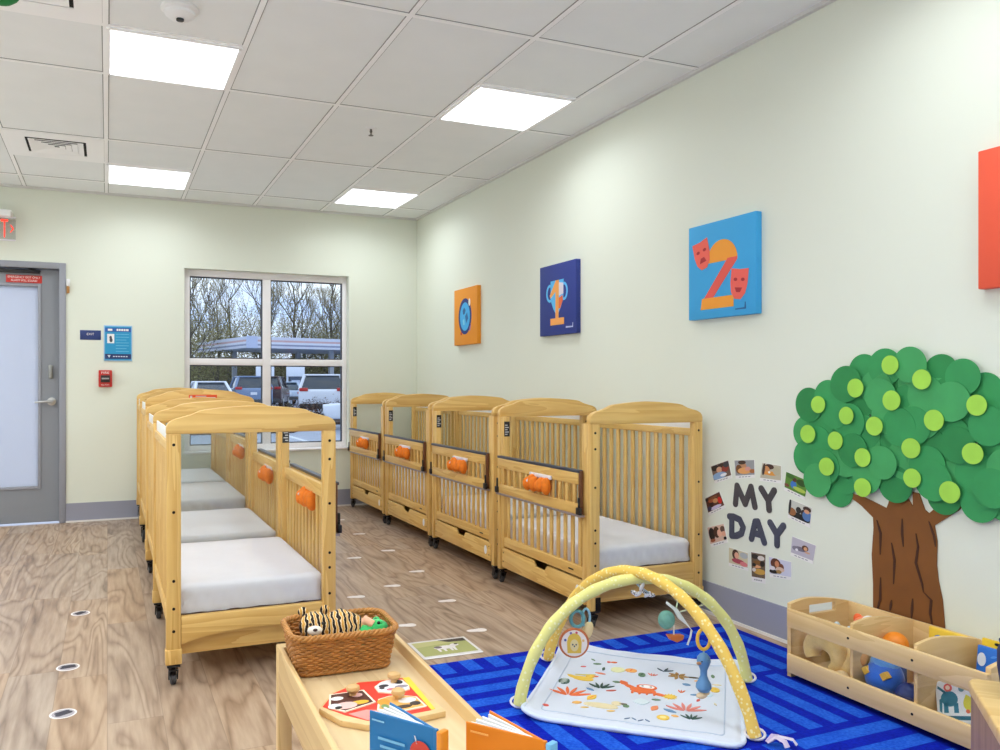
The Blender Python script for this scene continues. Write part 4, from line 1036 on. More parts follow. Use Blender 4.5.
pr(ell(-.29, -.237, .014, .009), RED); pr(leafp(-.193, -.17, .022, .013, .4), (240, 182, 96)); pr(leafp(-.169, -.031, .022, .007, -.5), BLU); pr(leafp(-.086, .073, .02, .010, .1), GRN)
pr(ell(-.026, -.145, .014, .012), GRN); pr(leafp(-.094, -.022, .024, .006, .4), (196, 84, 60)); sprig(.148, .04, .03, ORG, 3); pr(leafp(.196, .034, .02, .006, .3), BLU); pr(leafp(.205, .182, .022, .01, .2), (240, 180, 100)); pr(ell(.262, .112, .022, .028), YEL)
pr(leafp(-.185, .242, .02, .007, .3), GRN); pr(ell(-.145, .282, .009, .007), RED); pr(leafp(-.125, .285, .016, .007, .2), ORG); pr(leafp(-.158, .144, .026, .008, -.1), (222, 130, 100)); sprig(.034, .182, .03, (232, 130, 110), 4); pr(leafp(.068, -.052, .02, .007, .2), GRN); pr(leafp(.162, .131, .02, .011, -.3), BLU); pr(leafp(.14, -.178, .016, .008, -.2), (240, 180, 100)); pr(leafp(.184, .216, .026, .006, 0), (90, 80, 60)); pr(leafp(.02, -.09, .035, .035, .2), (214, 228, 236)); pr(leafp(.24, .05, .03, .02, .9), (206, 224, 236))
rq = random.Random(21)
for k in range(26):
    x, y = rq.uniform(-.27, .27), rq.uniform(-.24, .31)
    if all(math.hypot(x-sum(p[0] for p in P_)/len(P_), y-sum(p[1] for p in P_)/len(P_)) > .04 for P_, c_ in PRN):
        pr(leafp(x, y, rq.uniform(.009, .018), rq.uniform(.003, .008), rq.uniform(0, 3)), (ORG, GRN, DGR, YEL, BLU, RED, PAL)[k % 7], 1)
def qz(x, y): return .0118+.002*noise.noise(Vector((x*14, y*14, 3)))+.001+.004*max(0, noise.noise(Vector((x*7, y*7, 9))))+.032*math.exp(-(((x-qx0)/.10)**2+((y-qy1)/.10)**2))+.02*math.exp(-(((x-qx1)/.10)**2+((y-qy1)/.12)**2))+.018*math.exp(-(((x-qx0)/.06)**2+((y-qy0)/.10)**2))
pmats = []; pmb = MB()
for k, (pts, rgb) in enumerate(PRN):
    if cm(rgb) not in pmats: pmats.append(cm(rgb))
    n = len(pts); top = [(x, y, qz(x, y)+.0007+.00008*(k % 12)) for x, y in pts]; bot = [(x, y, qz(x, y)-.002) for x, y in pts]
    pmb.add(top+bot, [list(range(n)), list(range(n, 2*n))[::-1]] + [(i, i+n, (i+1) % n+n, (i+1) % n) for i in range(n)], pmats.index(cm(rgb)))
obj('printed_animals', pmb, pmats, q, smooth=0)
def loop_pts(ins, z, n=160, r=.05):
    return [(x, y, qz(x, y)+z) for x, y in [(p[0], p[1]) for p in rounded(qx0+ins, qx1-ins, qy0+ins, qy1-ins, r, 10)]]
def dense(P, step=.012):
    out = []
    for i in range(len(P)):
        a, b = Vector(P[i]), Vector(P[(i+1) % len(P)]); m_ = max(1, int((b-a).length/step))
        for k in range(m_):
            c = a.lerp(b, k/m_); out.append((c.x, c.y, qz(c.x, c.y)+(P[0][2]-qz(P[0][0], P[0][1]))))
    return out
obj('piping', MB().tube(dense(loop_pts(.004, -.004)), .0085, 8, closed=True), plain('pale blue binding', (214, 224, 240), .8), q, smooth=70)
obj('stitching', MB().tube(dense(loop_pts(.062, -.0005, r=.02)), .0022, 6, closed=True), plain('grey blue stitching', (186, 198, 218), .8), q, smooth=70)
# arches in gym coordinates
feet = {'pale': ((1.328, 2.507), (2.238, 2.386)), 'yellow': ((1.66, 2.883), (1.899, 1.99))}
def loc2(p): d = Vector(p)-GC; c, s_ = math.cos(-GA), math.sin(-GA); return (d.x*c-d.y*s_, d.x*s_+d.y*c)
def arch_pts(a, b, h, z0, mixf=.5, n=40):
    A, B = Vector(loc2(a)), Vector(loc2(b)); out = []
    for k in range(n+1):
        u = k/n; th_ = PI*u
        ca = math.cos(th_); sa = math.sin(th_)
        f = mixf*u+(1-mixf)*(.5-.5*ca); zz = z0+h*(4*u*(1-u))**.86
        p = A*(1-f)+B*f; out.append((p.x, p.y, zz))
    return out
AP = arch_pts(*feet['pale'], .412, .012); AY = arch_pts(*feet['yellow'], .437, .012, .8)
def wob(P, r): return [r*(1+.07*math.sin(i*1.9)) for i in range(len(P))]
pa = obj('arch', MB().tube(AP, wob(AP, .0205), 14), M['arch_pale'], t, smooth=60); pa['label'] = 'pale lime fabric arch'
ya = obj('arch', MB().tube(AY, wob(AY, .0205), 14), M['arch_yellow'], t, smooth=60); ya['label'] = 'yellow dotted fabric arch'
for nm, P in (('pale', AP), ('yellow', AY)):
    for e in (0, -1):
        p = P[e]; 
        obj('foot_loop', MB().tube([(p[0]+.03*math.cos(a), p[1]+.012*math.sin(a), .022+.014*math.sin(a)) for a in [2*PI*k/16 for k in range(16)]], .0045, 6, closed=True), M['offwhite'], t)
for dx, dy, c in ((.05, -.012, (206, 190, 212)), (.035, .022, (188, 172, 206)), (.075, .012, (214, 206, 222))):
    bx_, by_ = .425, -.285
    obj('ribbon_tag', MB().tube([(bx_, by_, .012), (bx_+dx*.5, by_+dy*.4+.008, .030), (bx_+dx, by_+dy, .026), (bx_+dx*1.15, by_+dy*1.2-.006, .012)], .009, 8, flat=.2), cm(c), t)
def gw(p): c, s_ = math.cos(GA), math.sin(GA); return Vector((GC.x+p[0]*c-p[1]*s_, GC.y+p[0]*s_+p[1]*c, RZ+p[2]))
# toys hanging from the arches
def at(P, k): return gw(P[k])
# 1 ring toy with disc
h = at(AP, 11)
t = thing('ring_toy', 'teal teething rings with a round orange-edged mirror hanging on the left arch', 'hanging toy', (h.x, h.y, h.z-.02))
def torus(c, R, r, axis, mb=None, n=28, m=0, sq=1.0):
    P = []
    for k in range(n):
        a = 2*PI*k/n; u, v = R*math.cos(a)*sq, R*math.sin(a)
        P.append((c[0]+u, c[1], c[2]+v) if axis == 'y' else ((c[0], c[1]+u, c[2]+v) if axis == 'x' else (c[0]+u, c[1]+v, c[2])))
    return (mb or MB()).tube(P, r, 8, m, closed=True)
rotc = Matrix.Rotation(-.40, 4, 'Z')
teal = cm((92, 150, 150)); lblue = cm((150, 196, 210))
obj('strap', MB().tube([(0, 0, .03), (0, 0, -.01)], .005, 8), lblue, t)
obj('ring', torus((.012, -.004, -.034), .028, .0065, 'y', sq=.82).xf(rotc), teal, t)
obj('ring', torus((.046, .012, -.034), .032, .0045, 'y', sq=.42).xf(rotc), lblue, t)
obj('link', MB().tube([(.01, -.004, -.060), (.004, -.006, -.072)], .005, 8), M['offwhite'], t)
mz = -.118
disc = MB().lathe([(0, -.006), (.046, -.006), (.046, .006), (0, .006)], (0, 0, 0), 'y', 32).xf(Matrix.Translation((0, -.008, mz)))
obj('disc', disc.xf(rotc), cm((236, 226, 218)), t)
obj('rim', torus((0, -.008, mz), .049, .005, 'y', n=36).xf(rotc), cm((200, 112, 62)), t)
am = MB().prism([(x, z+mz) for x, z in [(-.024,-.034),(.024,-.034),(.026,.005)]+[(.024*math.cos(a), .012+.024*math.sin(a)) for a in [PI*k/8 for k in range(9)]]+[(-.026,.005)]], 'y', -.0162, -.0138)
obj('arch_print', am.xf(rotc), cm((222, 186, 74)), t, smooth=0)
obj('bear_face', MB().prism([(x, z+mz-.006) for x, z in ell(0, 0, .015, .021)], 'y', -.018, -.0162).xf(rotc), cm((224, 206, 150)), t, smooth=0)
fc = MB()
for x, z in ((-.006, .0), (.006, .0), (0, -.006)): fc.prism([(a, b+mz-.003) for a, b in ell(x, z, .0026, .003, 10)], 'y', -.0192, -.018)
obj('face_marks', fc.xf(rotc), cm((40, 60, 90)), t, smooth=0)
for x, z, c in ((-.032, .012, (70, 90, 160)), (-.012, .036, (120, 110, 170)), (.008, .038, (210, 90, 110)), (.032, .01, (226, 190, 120))):
    obj('small_print', MB().prism([(a, b+mz) for a, b in ell(x, z, .0045, .0045, 10)], 'y', -.0160, -.0138).xf(rotc), cm(c), t, smooth=0)
obj('plush_piece', MB().blob((.052, .012, -.080), (.019, .013, .034), rot=Matrix.Rotation(.3, 4, 'Y').to_euler()).xf(rotc), cm((226, 204, 150)), t)
# 2 grey spotted leaf cluster near the top
h = at(AP, 20)
t = thing('crinkle_toy', 'small black and white spotted leaf toy hung where the arches cross', 'hanging toy', (h.x+.0, h.y-.02, h.z-.03))
obj('stem', MB().tube([(-.012, .02, .02), (.0, 0, .0), (.03, -.004, -.02)], .004, 6), cm((150, 170, 180)), t)
spot = dots_mat('spotted print', (236, 234, 232), (40, 40, 46), 210, .42)
for k, (x, z, a) in enumerate(((-.03, -.014, .5), (-.012, -.02, -.3), (.012, -.012, .8), (.028, -.026, -.5), (.046, -.03, .2), (.004, .004, -1.0))):
    obj('leaf', MB().blob((x, 0, z), (.017, .005, .008), rot=Matrix.Rotation(a, 4, 'Y').to_euler()), spot if k % 2 == 0 else cm((222, 222, 226)), t)
# 3 leaf sail mobile with teal ball and boat
h = Vector((2.02, 2.60, .30))
t = thing('sail_mobile', 'white leaf mobile with a teal ball and small orange boat', 'hanging toy', (2.055, 2.56, .235))
hk = min((gw(p) for p in AP), key=lambda p: (p-Vector((2.10, 2.45, .32))).length)
d = hk-Vector((2.055, 2.56, .235))
obj('cord', MB().tube([tuple(d), (d.x*.5, d.y*.5, .055), (.012, 0, .02)], .003, 6), cm((200, 206, 170)), t)
obj('ball', MB().blob((-.055, 0, -.004), (.034, .030, .036)), plain('teal fabric ball', (110, 164, 150), .8, var=.15, vscale=60), t)
lf = MB()
for side in (-1, 1):
    pass
v = [(-.065, -.01, .062), (-.05, .004, .066), (.0, .0, .03), (.035, -.004, -.02), (.062, -.012, -.06), (.03, -.014, -.03), (-.01, -.012, .0), (-.03, -.012, .034)]
lf.add([(x, y-.002, z) for x, y, z in v]+[(x, y+.003, z) for x, y, z in v], [list(range(8)), list(range(8, 16))[::-1]]+[(i, i+8, (i+1) % 8+8, (i+1) % 8) for i in range(8)])
obj('leaf_sail', lf, cm((232, 234, 238)), t, bevel=.001)
obj('ribbon', MB().tube([(.058, -.01, -.055), (.05, -.012, -.08), (.036, -.012, -.11)], .004, 6), cm((214, 220, 224)), t)
obj('ribbon', MB().tube([(.0, .01, .03), (.012, .012, .075), (.022, .012, .10)], .003, 6), cm((190, 206, 180)), t)
bt = MB().prism([(-.052, -.062), (.022, -.070), (.016, -.088), (-.012, -.094), (-.036, -.084)], 'y', -.014, .014)
obj('boat', bt, cm((206, 112, 52)), t, bevel=.004)
obj('mast', MB().tube([(-.02, 0, -.066), (-.02, 0, -.03)], .003, 6), cm((236, 232, 226)), t)
# 4 duck rattle on a yellow ring
k4 = 31; h = at(AY, k4)
t = thing('duck_rattle', 'blue duck rattle hanging on a yellow ring from the front right arch', 'hanging toy', (h.x, h.y, h.z-.022))
obj('ring', torus((0, 0, -.036), .034, .006, 'y', sq=.62).xf(rotc), cm((236, 188, 66)), t)
obj('loop', MB().tube([(0, 0, -.068), (0, 0, -.084)], .003, 6), lblue, t)
du = MB().lathe([(0, -.082), (.012, -.085), (.021, -.096), (.023, -.110), (.017, -.126), (.0115, -.140), (.0115, -.158), (.017, -.172), (.025, -.186), (.026, -.198), (.018, -.210), (0, -.215)], n=24)
obj('body', du, plain('blue rubber', (92, 140, 184), .45), t)
obj('beak', MB().blob((-.024, -.006, -.112), (.010, .007, .0055)), cm((176, 128, 90)), t)
for s_ in (-1, 1): obj('eye', MB().blob((-.012+.012*s_, -.0195, -.102), .0028, n=8, k=6), M['black'], t)
obj('feet', MB().blob((-.012, -.004, -.222), (.02, .014, .010)).blob((.012, .004, -.220), (.014, .012, .008)), cm((222, 196, 160)), t)
# ------------------------------------------------------------------ low toy shelf along the right wall
SX, SY1, SY0 = 2.436, 2.385, 1.60
bx = lambda *a: MB().box(*a)
t = thing('toy_shelf', 'low birch toy shelf with three open compartments along the right wall under the paper tree', 'toy shelf', (2.6, 1.99, RZ))
ox, oy2 = 2.6, 1.99
def shelf_panel(y0, y1, z0, hole=False, low=False):
    x0, x1 = SX+.002-ox, 2.752-ox
    W = x1-x0; h0, h1, h2 = .285, .298, .262
    pts = [(x0, z0), (x1, z0), (x1, h2)]
    n = 14
    for k in range(n+1):
        u = 1-k/n                       # from the wall side to the front
        z = h2+(.268-h2)*0 + (.296-h2)*math.sin(PI*min(1, (1-u)*1.25+.02)/2) - (.014*max(0, (.35-u)/.35)**2 if u < .35 else 0)
        pts.append((x0+W*u*.985, z))
    mb = MB(); 
    if not hole: return mb.prism(pts, 'y', y0, y1)
    # panel with a rounded grip slot
    hx0, hx1, hz0, hz1 = x0+.095, x0+.235, .232, .268
    mb.prism([(x0, z0), (x1, z0), (x1, hz0), (x0, hz0)], 'y', y0, y1)
    mb.prism([(x0, hz0), (hx0, hz0), (hx0, hz1), (x0, hz1)], 'y', y0, y1)
    mb.prism([(hx1, hz0), (x1, hz0), (x1, hz1-.006), (hx1, hz1)], 'y', y0, y1)
    up = [p for p in pts[2:]]
    mb.prism([(x0, hz1), (hx0, hz1), (hx1, hz1), (x1, hz1-.006)] + [p for p in up if p[1] > hz1-.004], 'y', y0, y1)
    return mb
e1 = obj('end_panel', shelf_panel(SY1-.018-oy2, SY1-oy2, .0, True), M['birch_x'], t, bevel=.0, smooth=20)
e2 = obj('end_panel', shelf_panel(SY0-oy2, SY0+.018-oy2, .0), M['birch_x'], t, bevel=.003)
for y in (2.092, 1.845): obj('divider', shelf_panel(y-.007-oy2, y+.007-oy2, .03), M['birch_x'], t, bevel=.003)
fx0, fx1 = SX-.014-ox, SX+.002-ox
FY0, FY1 = SY0-oy2, SY1-.012-oy2
obj('front_board', bx(fx0, fx1, FY0, FY1, .195, .266), M['birch_y'], t, bevel=.004)
obj('front_board', bx(fx0, fx1, FY0, FY1, .020, .092), M['birch_y'], t, bevel=.004)
obj('back_board', bx(2.742-ox, 2.754-ox, FY0, FY1, .02, .262), M['birch_y'], t, bevel=.002)
obj('bottom_board', bx(SX-ox, 2.742-ox, FY0, FY1, .022, .034), M['ply'], t)
obj('clear_window', bx(SX+.003-ox, SX+.006-ox, FY0+.02, FY1-.006, .085, .21), M['acrylic'], t, smooth=0)
for y in (2.092, 1.845):
    for z in (.232, .056): obj('screw', MB().lathe([(0, -.0014), (.0045, -.0012), (.0045, .001), (0, .001)], (fx0, y-oy2, z), 'x', 10), M['bolt'], t)
FZ = RZ+.0345
def soft(v, a=.006, f=22.0, o=0.0): return v+Vector((noise.noise(v*f+Vector((o,0,0))), noise.noise(v*f+Vector((0,o+4,0))), noise.noise(v*f+Vector((0,0,o+9)))))*a
tan = plain('tan plush', (240, 206, 140), .95, var=.08, vscale=40, bump=.3, sheen=.3)
# tan plush
t = thing('plush_toy', 'tan curled plush animal in the left compartment of the toy shelf', 'plush toy', (2.53, 2.235, FZ))
c_ = []
for k in range(19):
    a = -.5+4.6*k/18
    c_.append((-.028+.004*math.sin(a), .028+.058*math.cos(a)*1.05, .078+.054*math.sin(a)))
obj('curled_body', MB().tube(c_, [.018+.022*math.sin(PI*min(1, .12+k/20)) for k in range(19)], 14), tan, t, smooth=70)
obj('back_body', MB().blob((.03, -.045, .062), (.07, .055, .062), fn=lambda v: soft(v)), tan, t, smooth=70)
obj('head', MB().blob((-.012, .092, .082), (.034, .032, .034), fn=lambda v: soft(v, .004)), tan, t, smooth=70)
obj('muzzle', MB().blob((-.03, .096, .070), (.018, .020, .016)), cm((240, 214, 160)), t)
obj('foot', MB().blob((-.052, .066, .018), (.024, .03, .017)), cm((240, 204, 120)), t)
obj('foot', MB().blob((-.045, -.062, .024), (.024, .028, .023)), cm((234, 206, 160)), t)
t = thing('plush_toy', 'pale blue grey plush ball tucked behind the tan plush in the toy shelf', 'plush toy', (2.655, 2.298, FZ))
obj('ball', MB().blob((0, 0, .075), (.055, .06, .075), fn=lambda v: soft(v, .008, 26)), plain('pale blue plush', (176, 196, 204), .95, var=.12, vscale=30, sheen=.3), t, smooth=70)
obj('ear', MB().blob((-.02, .03, .148), (.016, .012, .02)), cm((200, 214, 220)), t)
obj('ear', MB().blob((-.02, -.03, .148), (.016, .012, .02)), cm((200, 214, 220)), t)
t = thing('plush_toy', 'orange and white striped plush fish showing over the front of the toy shelf', 'plush toy', (2.68, 2.160, FZ))
obj('body', MB().blob((-.05, .022, .178), (.04, .062, .05), fn=lambda v: soft(v, .004)).blob((.01, .01, .09), (.035, .03, .09), fn=lambda v: soft(v, .004)).tube([(.005, .01, .12), (-.03, .018, .17)], [.03, .032], 12), plain('orange plush', (240, 122, 66), .9, sheen=.3), t, smooth=70)
obj('white_stripe', MB().lathe([(.051, -.008), (.052, 0), (.051, .008)], (-.05, .020, .178), 'y', 22), M['white'], t)
obj('fin', MB().blob((-.05, .065, .205), (.008, .022, .022)), cm((236, 104, 50)), t)
t = thing('plush_toy', 'round blue plush with yellow diamond patches in the toy shelf middle', 'plush toy', (2.525, 2.028, FZ))
obj('body', MB().blob((0, 0, .066), (.066, .062, .066), fn=lambda v: soft(v, .004)), plain('blue plush', (44, 104, 206), .9, var=.1, vscale=20, sheen=.3), t, smooth=70)
obj('cap_part', MB().blob((.004, .004, .11), (.048, .05, .038), fn=lambda v: soft(v, .004)), plain('light blue plush', (96, 160, 232), .9, sheen=.3), t, smooth=70)
obj('hand', MB().blob((-.03, .062, .115), (.022, .016, .026)), cm((226, 164, 96)), t)
for y, z in ((.03, .088), (-.038, .088)):
    p = Vector((-math.sqrt(max(.0005, 1-(y/.062)**2-((z-.066)/.066)**2))*.066-.003, y, z))
    obj('diamond_patch', MB().prism([(y-.016, z), (y, z+.016), (y+.016, z+.003), (y+.002, z-.016)], 'x', p.x-.004, p.x+.018), cm((232, 180, 62)), t)
t = thing('toy_ball', 'dark blue ball with teal patches inside the toy shelf', 'ball', (2.492, 1.908, FZ))
gm, nt, b = new_mat('globe ball'); tc = N(nt, 'ShaderNodeTexCoord'); nz = N(nt, 'ShaderNodeTexNoise'); nz.inputs['Scale'].default_value = 16
nt.links.new(tc.outputs['Object'], nz.inputs['Vector']); rp = N(nt, 'ShaderNodeValToRGB'); rp.color_ramp.elements[0].position = .5; rp.color_ramp.elements[1].position = .58
rp.color_ramp.elements[0].color = lin((22, 40, 104)); rp.color_ramp.elements[1].color = lin((54, 134, 132)); nt.links.new(nz.outputs['Fac'], rp.inputs['Fac']); nt.links.new(rp.outputs[0], b.inputs['Base Color']); b.inputs['Roughness'].default_value = .35
obj('ball', MB().blob((0, 0, .045), .045, n=28, k=18), gm, t)
obj('valve', MB().lathe([(0, .0895), (.004, .0895), (.004, .0905), (0, .0907)], n=10), M['black'], t)
t = thing('toy_ball', 'orange ball on top in the middle compartment of the toy shelf', 'ball', (2.60, 2.045, FZ))
obj('ball', MB().blob((-.0, .0, .168), .043, n=26, k=16), cm((240, 138, 30), .5), t)
obj('stand_block', MB().lathe([(0, 0), (.036, 0), (.036, .06), (.036, .124), (0, .127)], (0, 0, 0), 'z', 24), cm((60, 96, 180)), t)
obj('seam', MB().lathe([(.0425, .166), (.0438, .168), (.0425, .170)], (0, 0, 0), 'z', 28), cm((214, 110, 20)), t)
t = thing('plush_toy', 'white and dark red striped toy beside the orange ball in the toy shelf', 'plush toy', (2.60, 1.91, FZ))
obj('body', MB().blob((-.02, -.012, .115), (.05, .040, .115), fn=lambda v: soft(v, .003)), cm((236, 210, 206), .9), t, smooth=70)
for z in (.165, .188, .209):
    rr_ = math.sqrt(max(.01, 1-((z-.115)/.115)**2))
    obj('stripe', MB().lathe([(1.0, -.006), (1.05, 0), (1.0, .006)], n=22).xf(Matrix.Translation((-.02, -.012, z)) @ Matrix.Diagonal((.0495*rr_, .0405*rr_, 1, 1))), cm((120, 24, 40)), t)
# cloth book with elephant
t = thing('cloth_book', 'white cloth book with a teal elephant in the right toy shelf compartment', 'book', (2.50, 1.735, FZ), 0)
Rb = Matrix.Translation((0, 0, .004)) @ Matrix.Rotation(-.35, 4, 'X') @ Matrix.Rotation(.32, 4, 'Y')
cb = MB().box(-.014, .014, -.072, .072, .01, .145)
cvr = obj('cover', cb.xf(Rb), plain('white printed cloth', (232, 236, 240), .85), t, bevel=.008, seg=3)
def cbp(pts, rgb, k, nm='print'): return obj(nm, MB().prism(pts, 'x', -.0145-.0005*k, -.0138).xf(Rb), cm(rgb), t, smooth=0)
# print reads with far side at +y
cbp(ell(.02, .088, .030, .024), (52, 122, 142), 1, 'elephant'); cbp([(.046,.09),(.056,.085),(.058,.05),(.05,.045),(.047,.07)], (52, 122, 142), 1, 'elephant_trunk')
for y in (-.002, .034): cbp([(y-.008,.045),(y+.008,.045),(y+.008,.075),(y-.008,.075)], (52, 122, 142), 1, 'elephant_leg')
cbp(ell(.022, .122, .015, .013), (224, 98, 80), 1); cbp(ell(.022, .122, .008, .007), (250, 220, 200), 2); cbp(ell(-.025, .118, .010, .009), (110, 160, 180), 1)
cbp(leafp(-.048, .072, .03, .02, 1.3), (220, 214, 60), 1); cbp([(-.066,.024),(.066,.024),(.066,.036),(-.066,.036)], (44, 110, 132), 1); cbp(ell(-.042, .05, .007, .006), (226, 110, 60), 2)
cbp([(.03,.10),(.06,.12),(.058,.128),(.028,.108)], (60, 120, 130), 1)
obj('ribbon_loop', MB().tube([(0, .06, .14), (-.006, .07, .155), (-.01, .06, .15)], .004, 6).xf(Rb), cm((220, 80, 60)), t)
t = thing('board_book', 'blue board book standing at the back of the right toy shelf compartment', 'book', (2.655, 1.715, FZ))
Rk = Matrix.Rotation(.12, 4, 'Y')
obj('cover', MB().box(-.008, .008, -.085, .085, .0, .232).xf(Rk), cm((30, 110, 206), .4), t, bevel=.003)
def bkp(pts, rgb, k, nm='print'): return obj(nm, MB().prism(pts, 'x', -.0082-.0004*k, -.0078).xf(Rk), cm(rgb), t, smooth=0)
bkp(ell(.068, .188, .014, .022), (226, 232, 240), 1, 'white_picture'); bkp([(.02,.182),(-.05,.190),(-.05,.196),(.02,.190)], (120, 110, 200), 1, 'title_strip'); bkp(leafp(-.02, .17, .02, .006, .5), (170, 110, 150), 1); bkp(leafp(.03, .205, .012, .004, -.4), (80, 150, 230), 1)
t = thing('storybook', 'yellow picture book leaning behind the blue board book in the toy shelf', 'book', (2.706, 1.72, FZ))
obj('cover', MB().box(-.006, .006, -.092, .092, .0, .246).xf(Matrix.Rotation(.06, 4, 'Y')), cm((236, 196, 40), .5), t, bevel=.002)
pq = MB()
for y, z in ((.04, .236), (.0, .239), (-.05, .234)): pq.prism(ell(y, z, .010, .005, 12), 'x', -.0068, -.0055)
obj('black_spot', pq.xf(Matrix.Rotation(.06, 4, 'Y')), M['black'], t, smooth=0)
t = thing('yellow_panel_toy', 'yellow flat activity board behind the orange ball in the toy shelf', 'toy', (2.722, 1.935, FZ))
obj('board', MB().box(-.007, .007, -.07, .07, 0, .232), cm((240, 200, 60), .5), t, bevel=.005, seg=3)
obj('knob', MB().lathe([(0, -.02), (.01, -.018), (.01, -.007), (0, -.007)], (0, .03, .2), 'x', 14), cm((60, 120, 200)), t)

# ------------------------------------------------------------------ corner of the cabinet at the lower right
t = thing('storage_cabinet', 'light topped wooden cabinet whose rounded corner cuts into the lower right edge', 'cabinet', (1.748, 1.200, 0), -.80)
# local axes: corner nearest the picture at the origin; top runs to +x and -y
tp = [(0+.012, 0)] + [(.012*(1-math.sin(a)), -.012*(1-math.cos(a))-.0) for a in (.4, .8, 1.2, PI/2)] + [(0, -.9), (.42, -.9), (.42, 0)]
obj('top', MB().prism([(.02, 0), (.42, 0), (.42, -.9), (0, -.9), (0, -.02), (.006, -.006)], 'z', .472, .5), wood('light maple top', (232, 198, 138), (214, 172, 106), 'x', ring=.5), t, bevel=.005, seg=3)
obj('side_panel', bx(.006, .024, -.894, -.008, .0, .472), M['walnut'], t)
obj('side_panel', bx(.396, .414, -.894, -.008, .0, .472), M['walnut'], t)
obj('back_panel', bx(.024, .396, -.024, -.008, .04, .472), M['walnut'], t)
obj('shelf_board', bx(.024, .396, -.89, -.024, .04, .058), M['birch_y'], t)
obj('shelf_board', bx(.024, .396, -.89, -.024, .25, .268), M['birch_y'], t)
cwd = Vector((1.748, 1.200, .5)); cr, sr = math.cos(-.80), math.sin(-.80)
lx, ly = .108, -.075
t = thing('fabric_bin', 'dark navy rounded bin on the cabinet, just showing at the right edge', 'bin', (cwd.x+lx*cr-ly*sr, cwd.y+lx*sr+ly*cr, .5015))
obj('body', MB().lathe([(0, 0), (.048, 0), (.060, .010), (.066, .05), (.066, .085), (.060, .10), (.052, .10), (.057, .085), (.057, .03), (0, .02)], n=36), plain('navy fabric', (24, 30, 74), .7, var=.1, vscale=80), t)
obj('rim', MB().lathe([(.051, .099), (.061, .099), (.063, .106), (.051, .106)], n=36), cm((30, 38, 88)), t)

# ------------------------------------------------------------------ tray table with basket, puzzle and books
TA = -.035
TC = Vector((.538, 1.53)); TZ = .45
def tw(x, y, z=0.0):
    c, s_ = math.cos(TA), math.sin(TA); return (TC.x+x*c-y*s_, TC.y+x*s_+y*c, z)
t = thing('tray_table', 'narrow birch tray table with raised edges at the bottom of the picture', 'table', (TC.x, TC.y, 0), TA)
hw, hl = .157, .545
obj('tray_top', bx(-hw+.013, hw-.013, -hl+.013, hl-.013, TZ-.014, TZ), M['ply'], t)
for s_ in (-1, 1):
    a, b = sorted((s_*hw, s_*(hw-.013)))
    obj('side_apron', MB().prism([(-hl, TZ-.075), (-hl+.07, TZ-.09), (hl-.05, TZ-.09), (hl, TZ-.075), (hl, TZ+.026), (hl-.004, TZ+.03), (-hl+.004, TZ+.03), (-hl, TZ+.026)], 'x', a, b), M['birch_y'], t, bevel=.003)
    a, b = sorted((s_*hl, s_*(hl-.013)))
    obj('end_apron', bx(-hw+.013, hw-.013, a, b, TZ-.08, TZ+.028), M['birch_x'], t, bevel=.003)
    for q in (-1, 1):
        a, b = sorted((s_*(hw+.001), s_*(hw-.034))); c, d = sorted((q*(hl+.001), q*(hl-.034)))
        obj('leg', bx(a, b, c, d, 0, TZ+.029), M['birch_z'], t, bevel=.003)
# wicker basket
wk = plain('brown wicker', (168, 112, 52), .5, var=.3, vscale=55)
wk2 = plain('golden wicker', (176, 120, 56), .5, var=.22, vscale=50)
def rpath(hx, hy, r, n):
    P = rounded(-hx, hx, -hy, hy, r, 8); L = [0]
    for i in range(len(P)): L.append(L[-1]+math.dist(P[i], P[(i+1) % len(P)]))
    out = []
    for k in range(n):
        s_ = L[-1]*k/n; i = max(j for j in range(len(P)) if L[j] <= s_+1e-9)
        u = (s_-L[i])/max(1e-9, L[i+1]-L[i]); a, b = P[i], P[(i+1) % len(P)]
        out.append(Vector((a[0]*(1-u)+b[0]*u, a[1]*(1-u)+b[1]*u)))
    return out
t = thing('wicker_basket', 'rectangular brown wicker basket of soft toys on the tray table', 'basket', (.532, 1.957, TZ+.0005), -.05)
H = .098
def size(z): u = z/H; return (.111+.017*u**.9, .068+.026*u**.9, .030+.012*u)
ns = 30; rows = 15
wm = MB()
for r_ in range(rows):
    z = .008+(H-.016)*r_/(rows-1); hx, hy, cr_ = size(z); n = ns*4
    P = rpath(hx, hy, cr_, n); Q = []
    for k in range(n):
        tg = (P[(k+1) % n]-P[k-1]).normalized(); nm = Vector((tg.y, -tg.x))
        w_ = .0034*math.sin(PI*k/2+PI*(r_ % 2)+PI/4)
        Q.append((P[k].x+nm.x*w_, P[k].y+nm.y*w_, z+.0006*math.sin(k*1.3+r_)))
    wm.tube(Q, .0034, 6, closed=True)
obj('woven_wall', wm, wk, t, smooth=70)
sk = MB()
for k in range(ns):
    pts = []
    for q in range(6):
        z = .002+(H-.004)*q/5; hx, hy, cr_ = size(z); p = rpath(hx, hy, cr_, ns*2)[k*2+1]; pts.append((p.x, p.y, z))
    sk.tube(pts, .0022, 5)
obj('stakes', sk, wk2, t, smooth=70)
def braid(z, grow, r, amp, n=160, m=46):
    hx, hy, cr_ = size(z); P = rpath(hx+grow, hy+grow, cr_+grow, n); mb = MB()
    for ph in (0, PI*2/3, PI*4/3):
        Q = []
        for k in range(n):
            tg = (P[(k+1) % n]-P[k-1]).normalized(); nm = Vector((tg.y, -tg.x)); a = 2*PI*k*m/n/1.0/2+ph
            Q.append((P[k].x+nm.x*amp*math.cos(a), P[k].y+nm.y*amp*math.cos(a), z+amp*math.sin(a)))
        mb.tube(Q, r, 6, closed=True)
    return mb
obj('rim', braid(H, .001, .0042, .0042, 230), wk2, t, smooth=70)
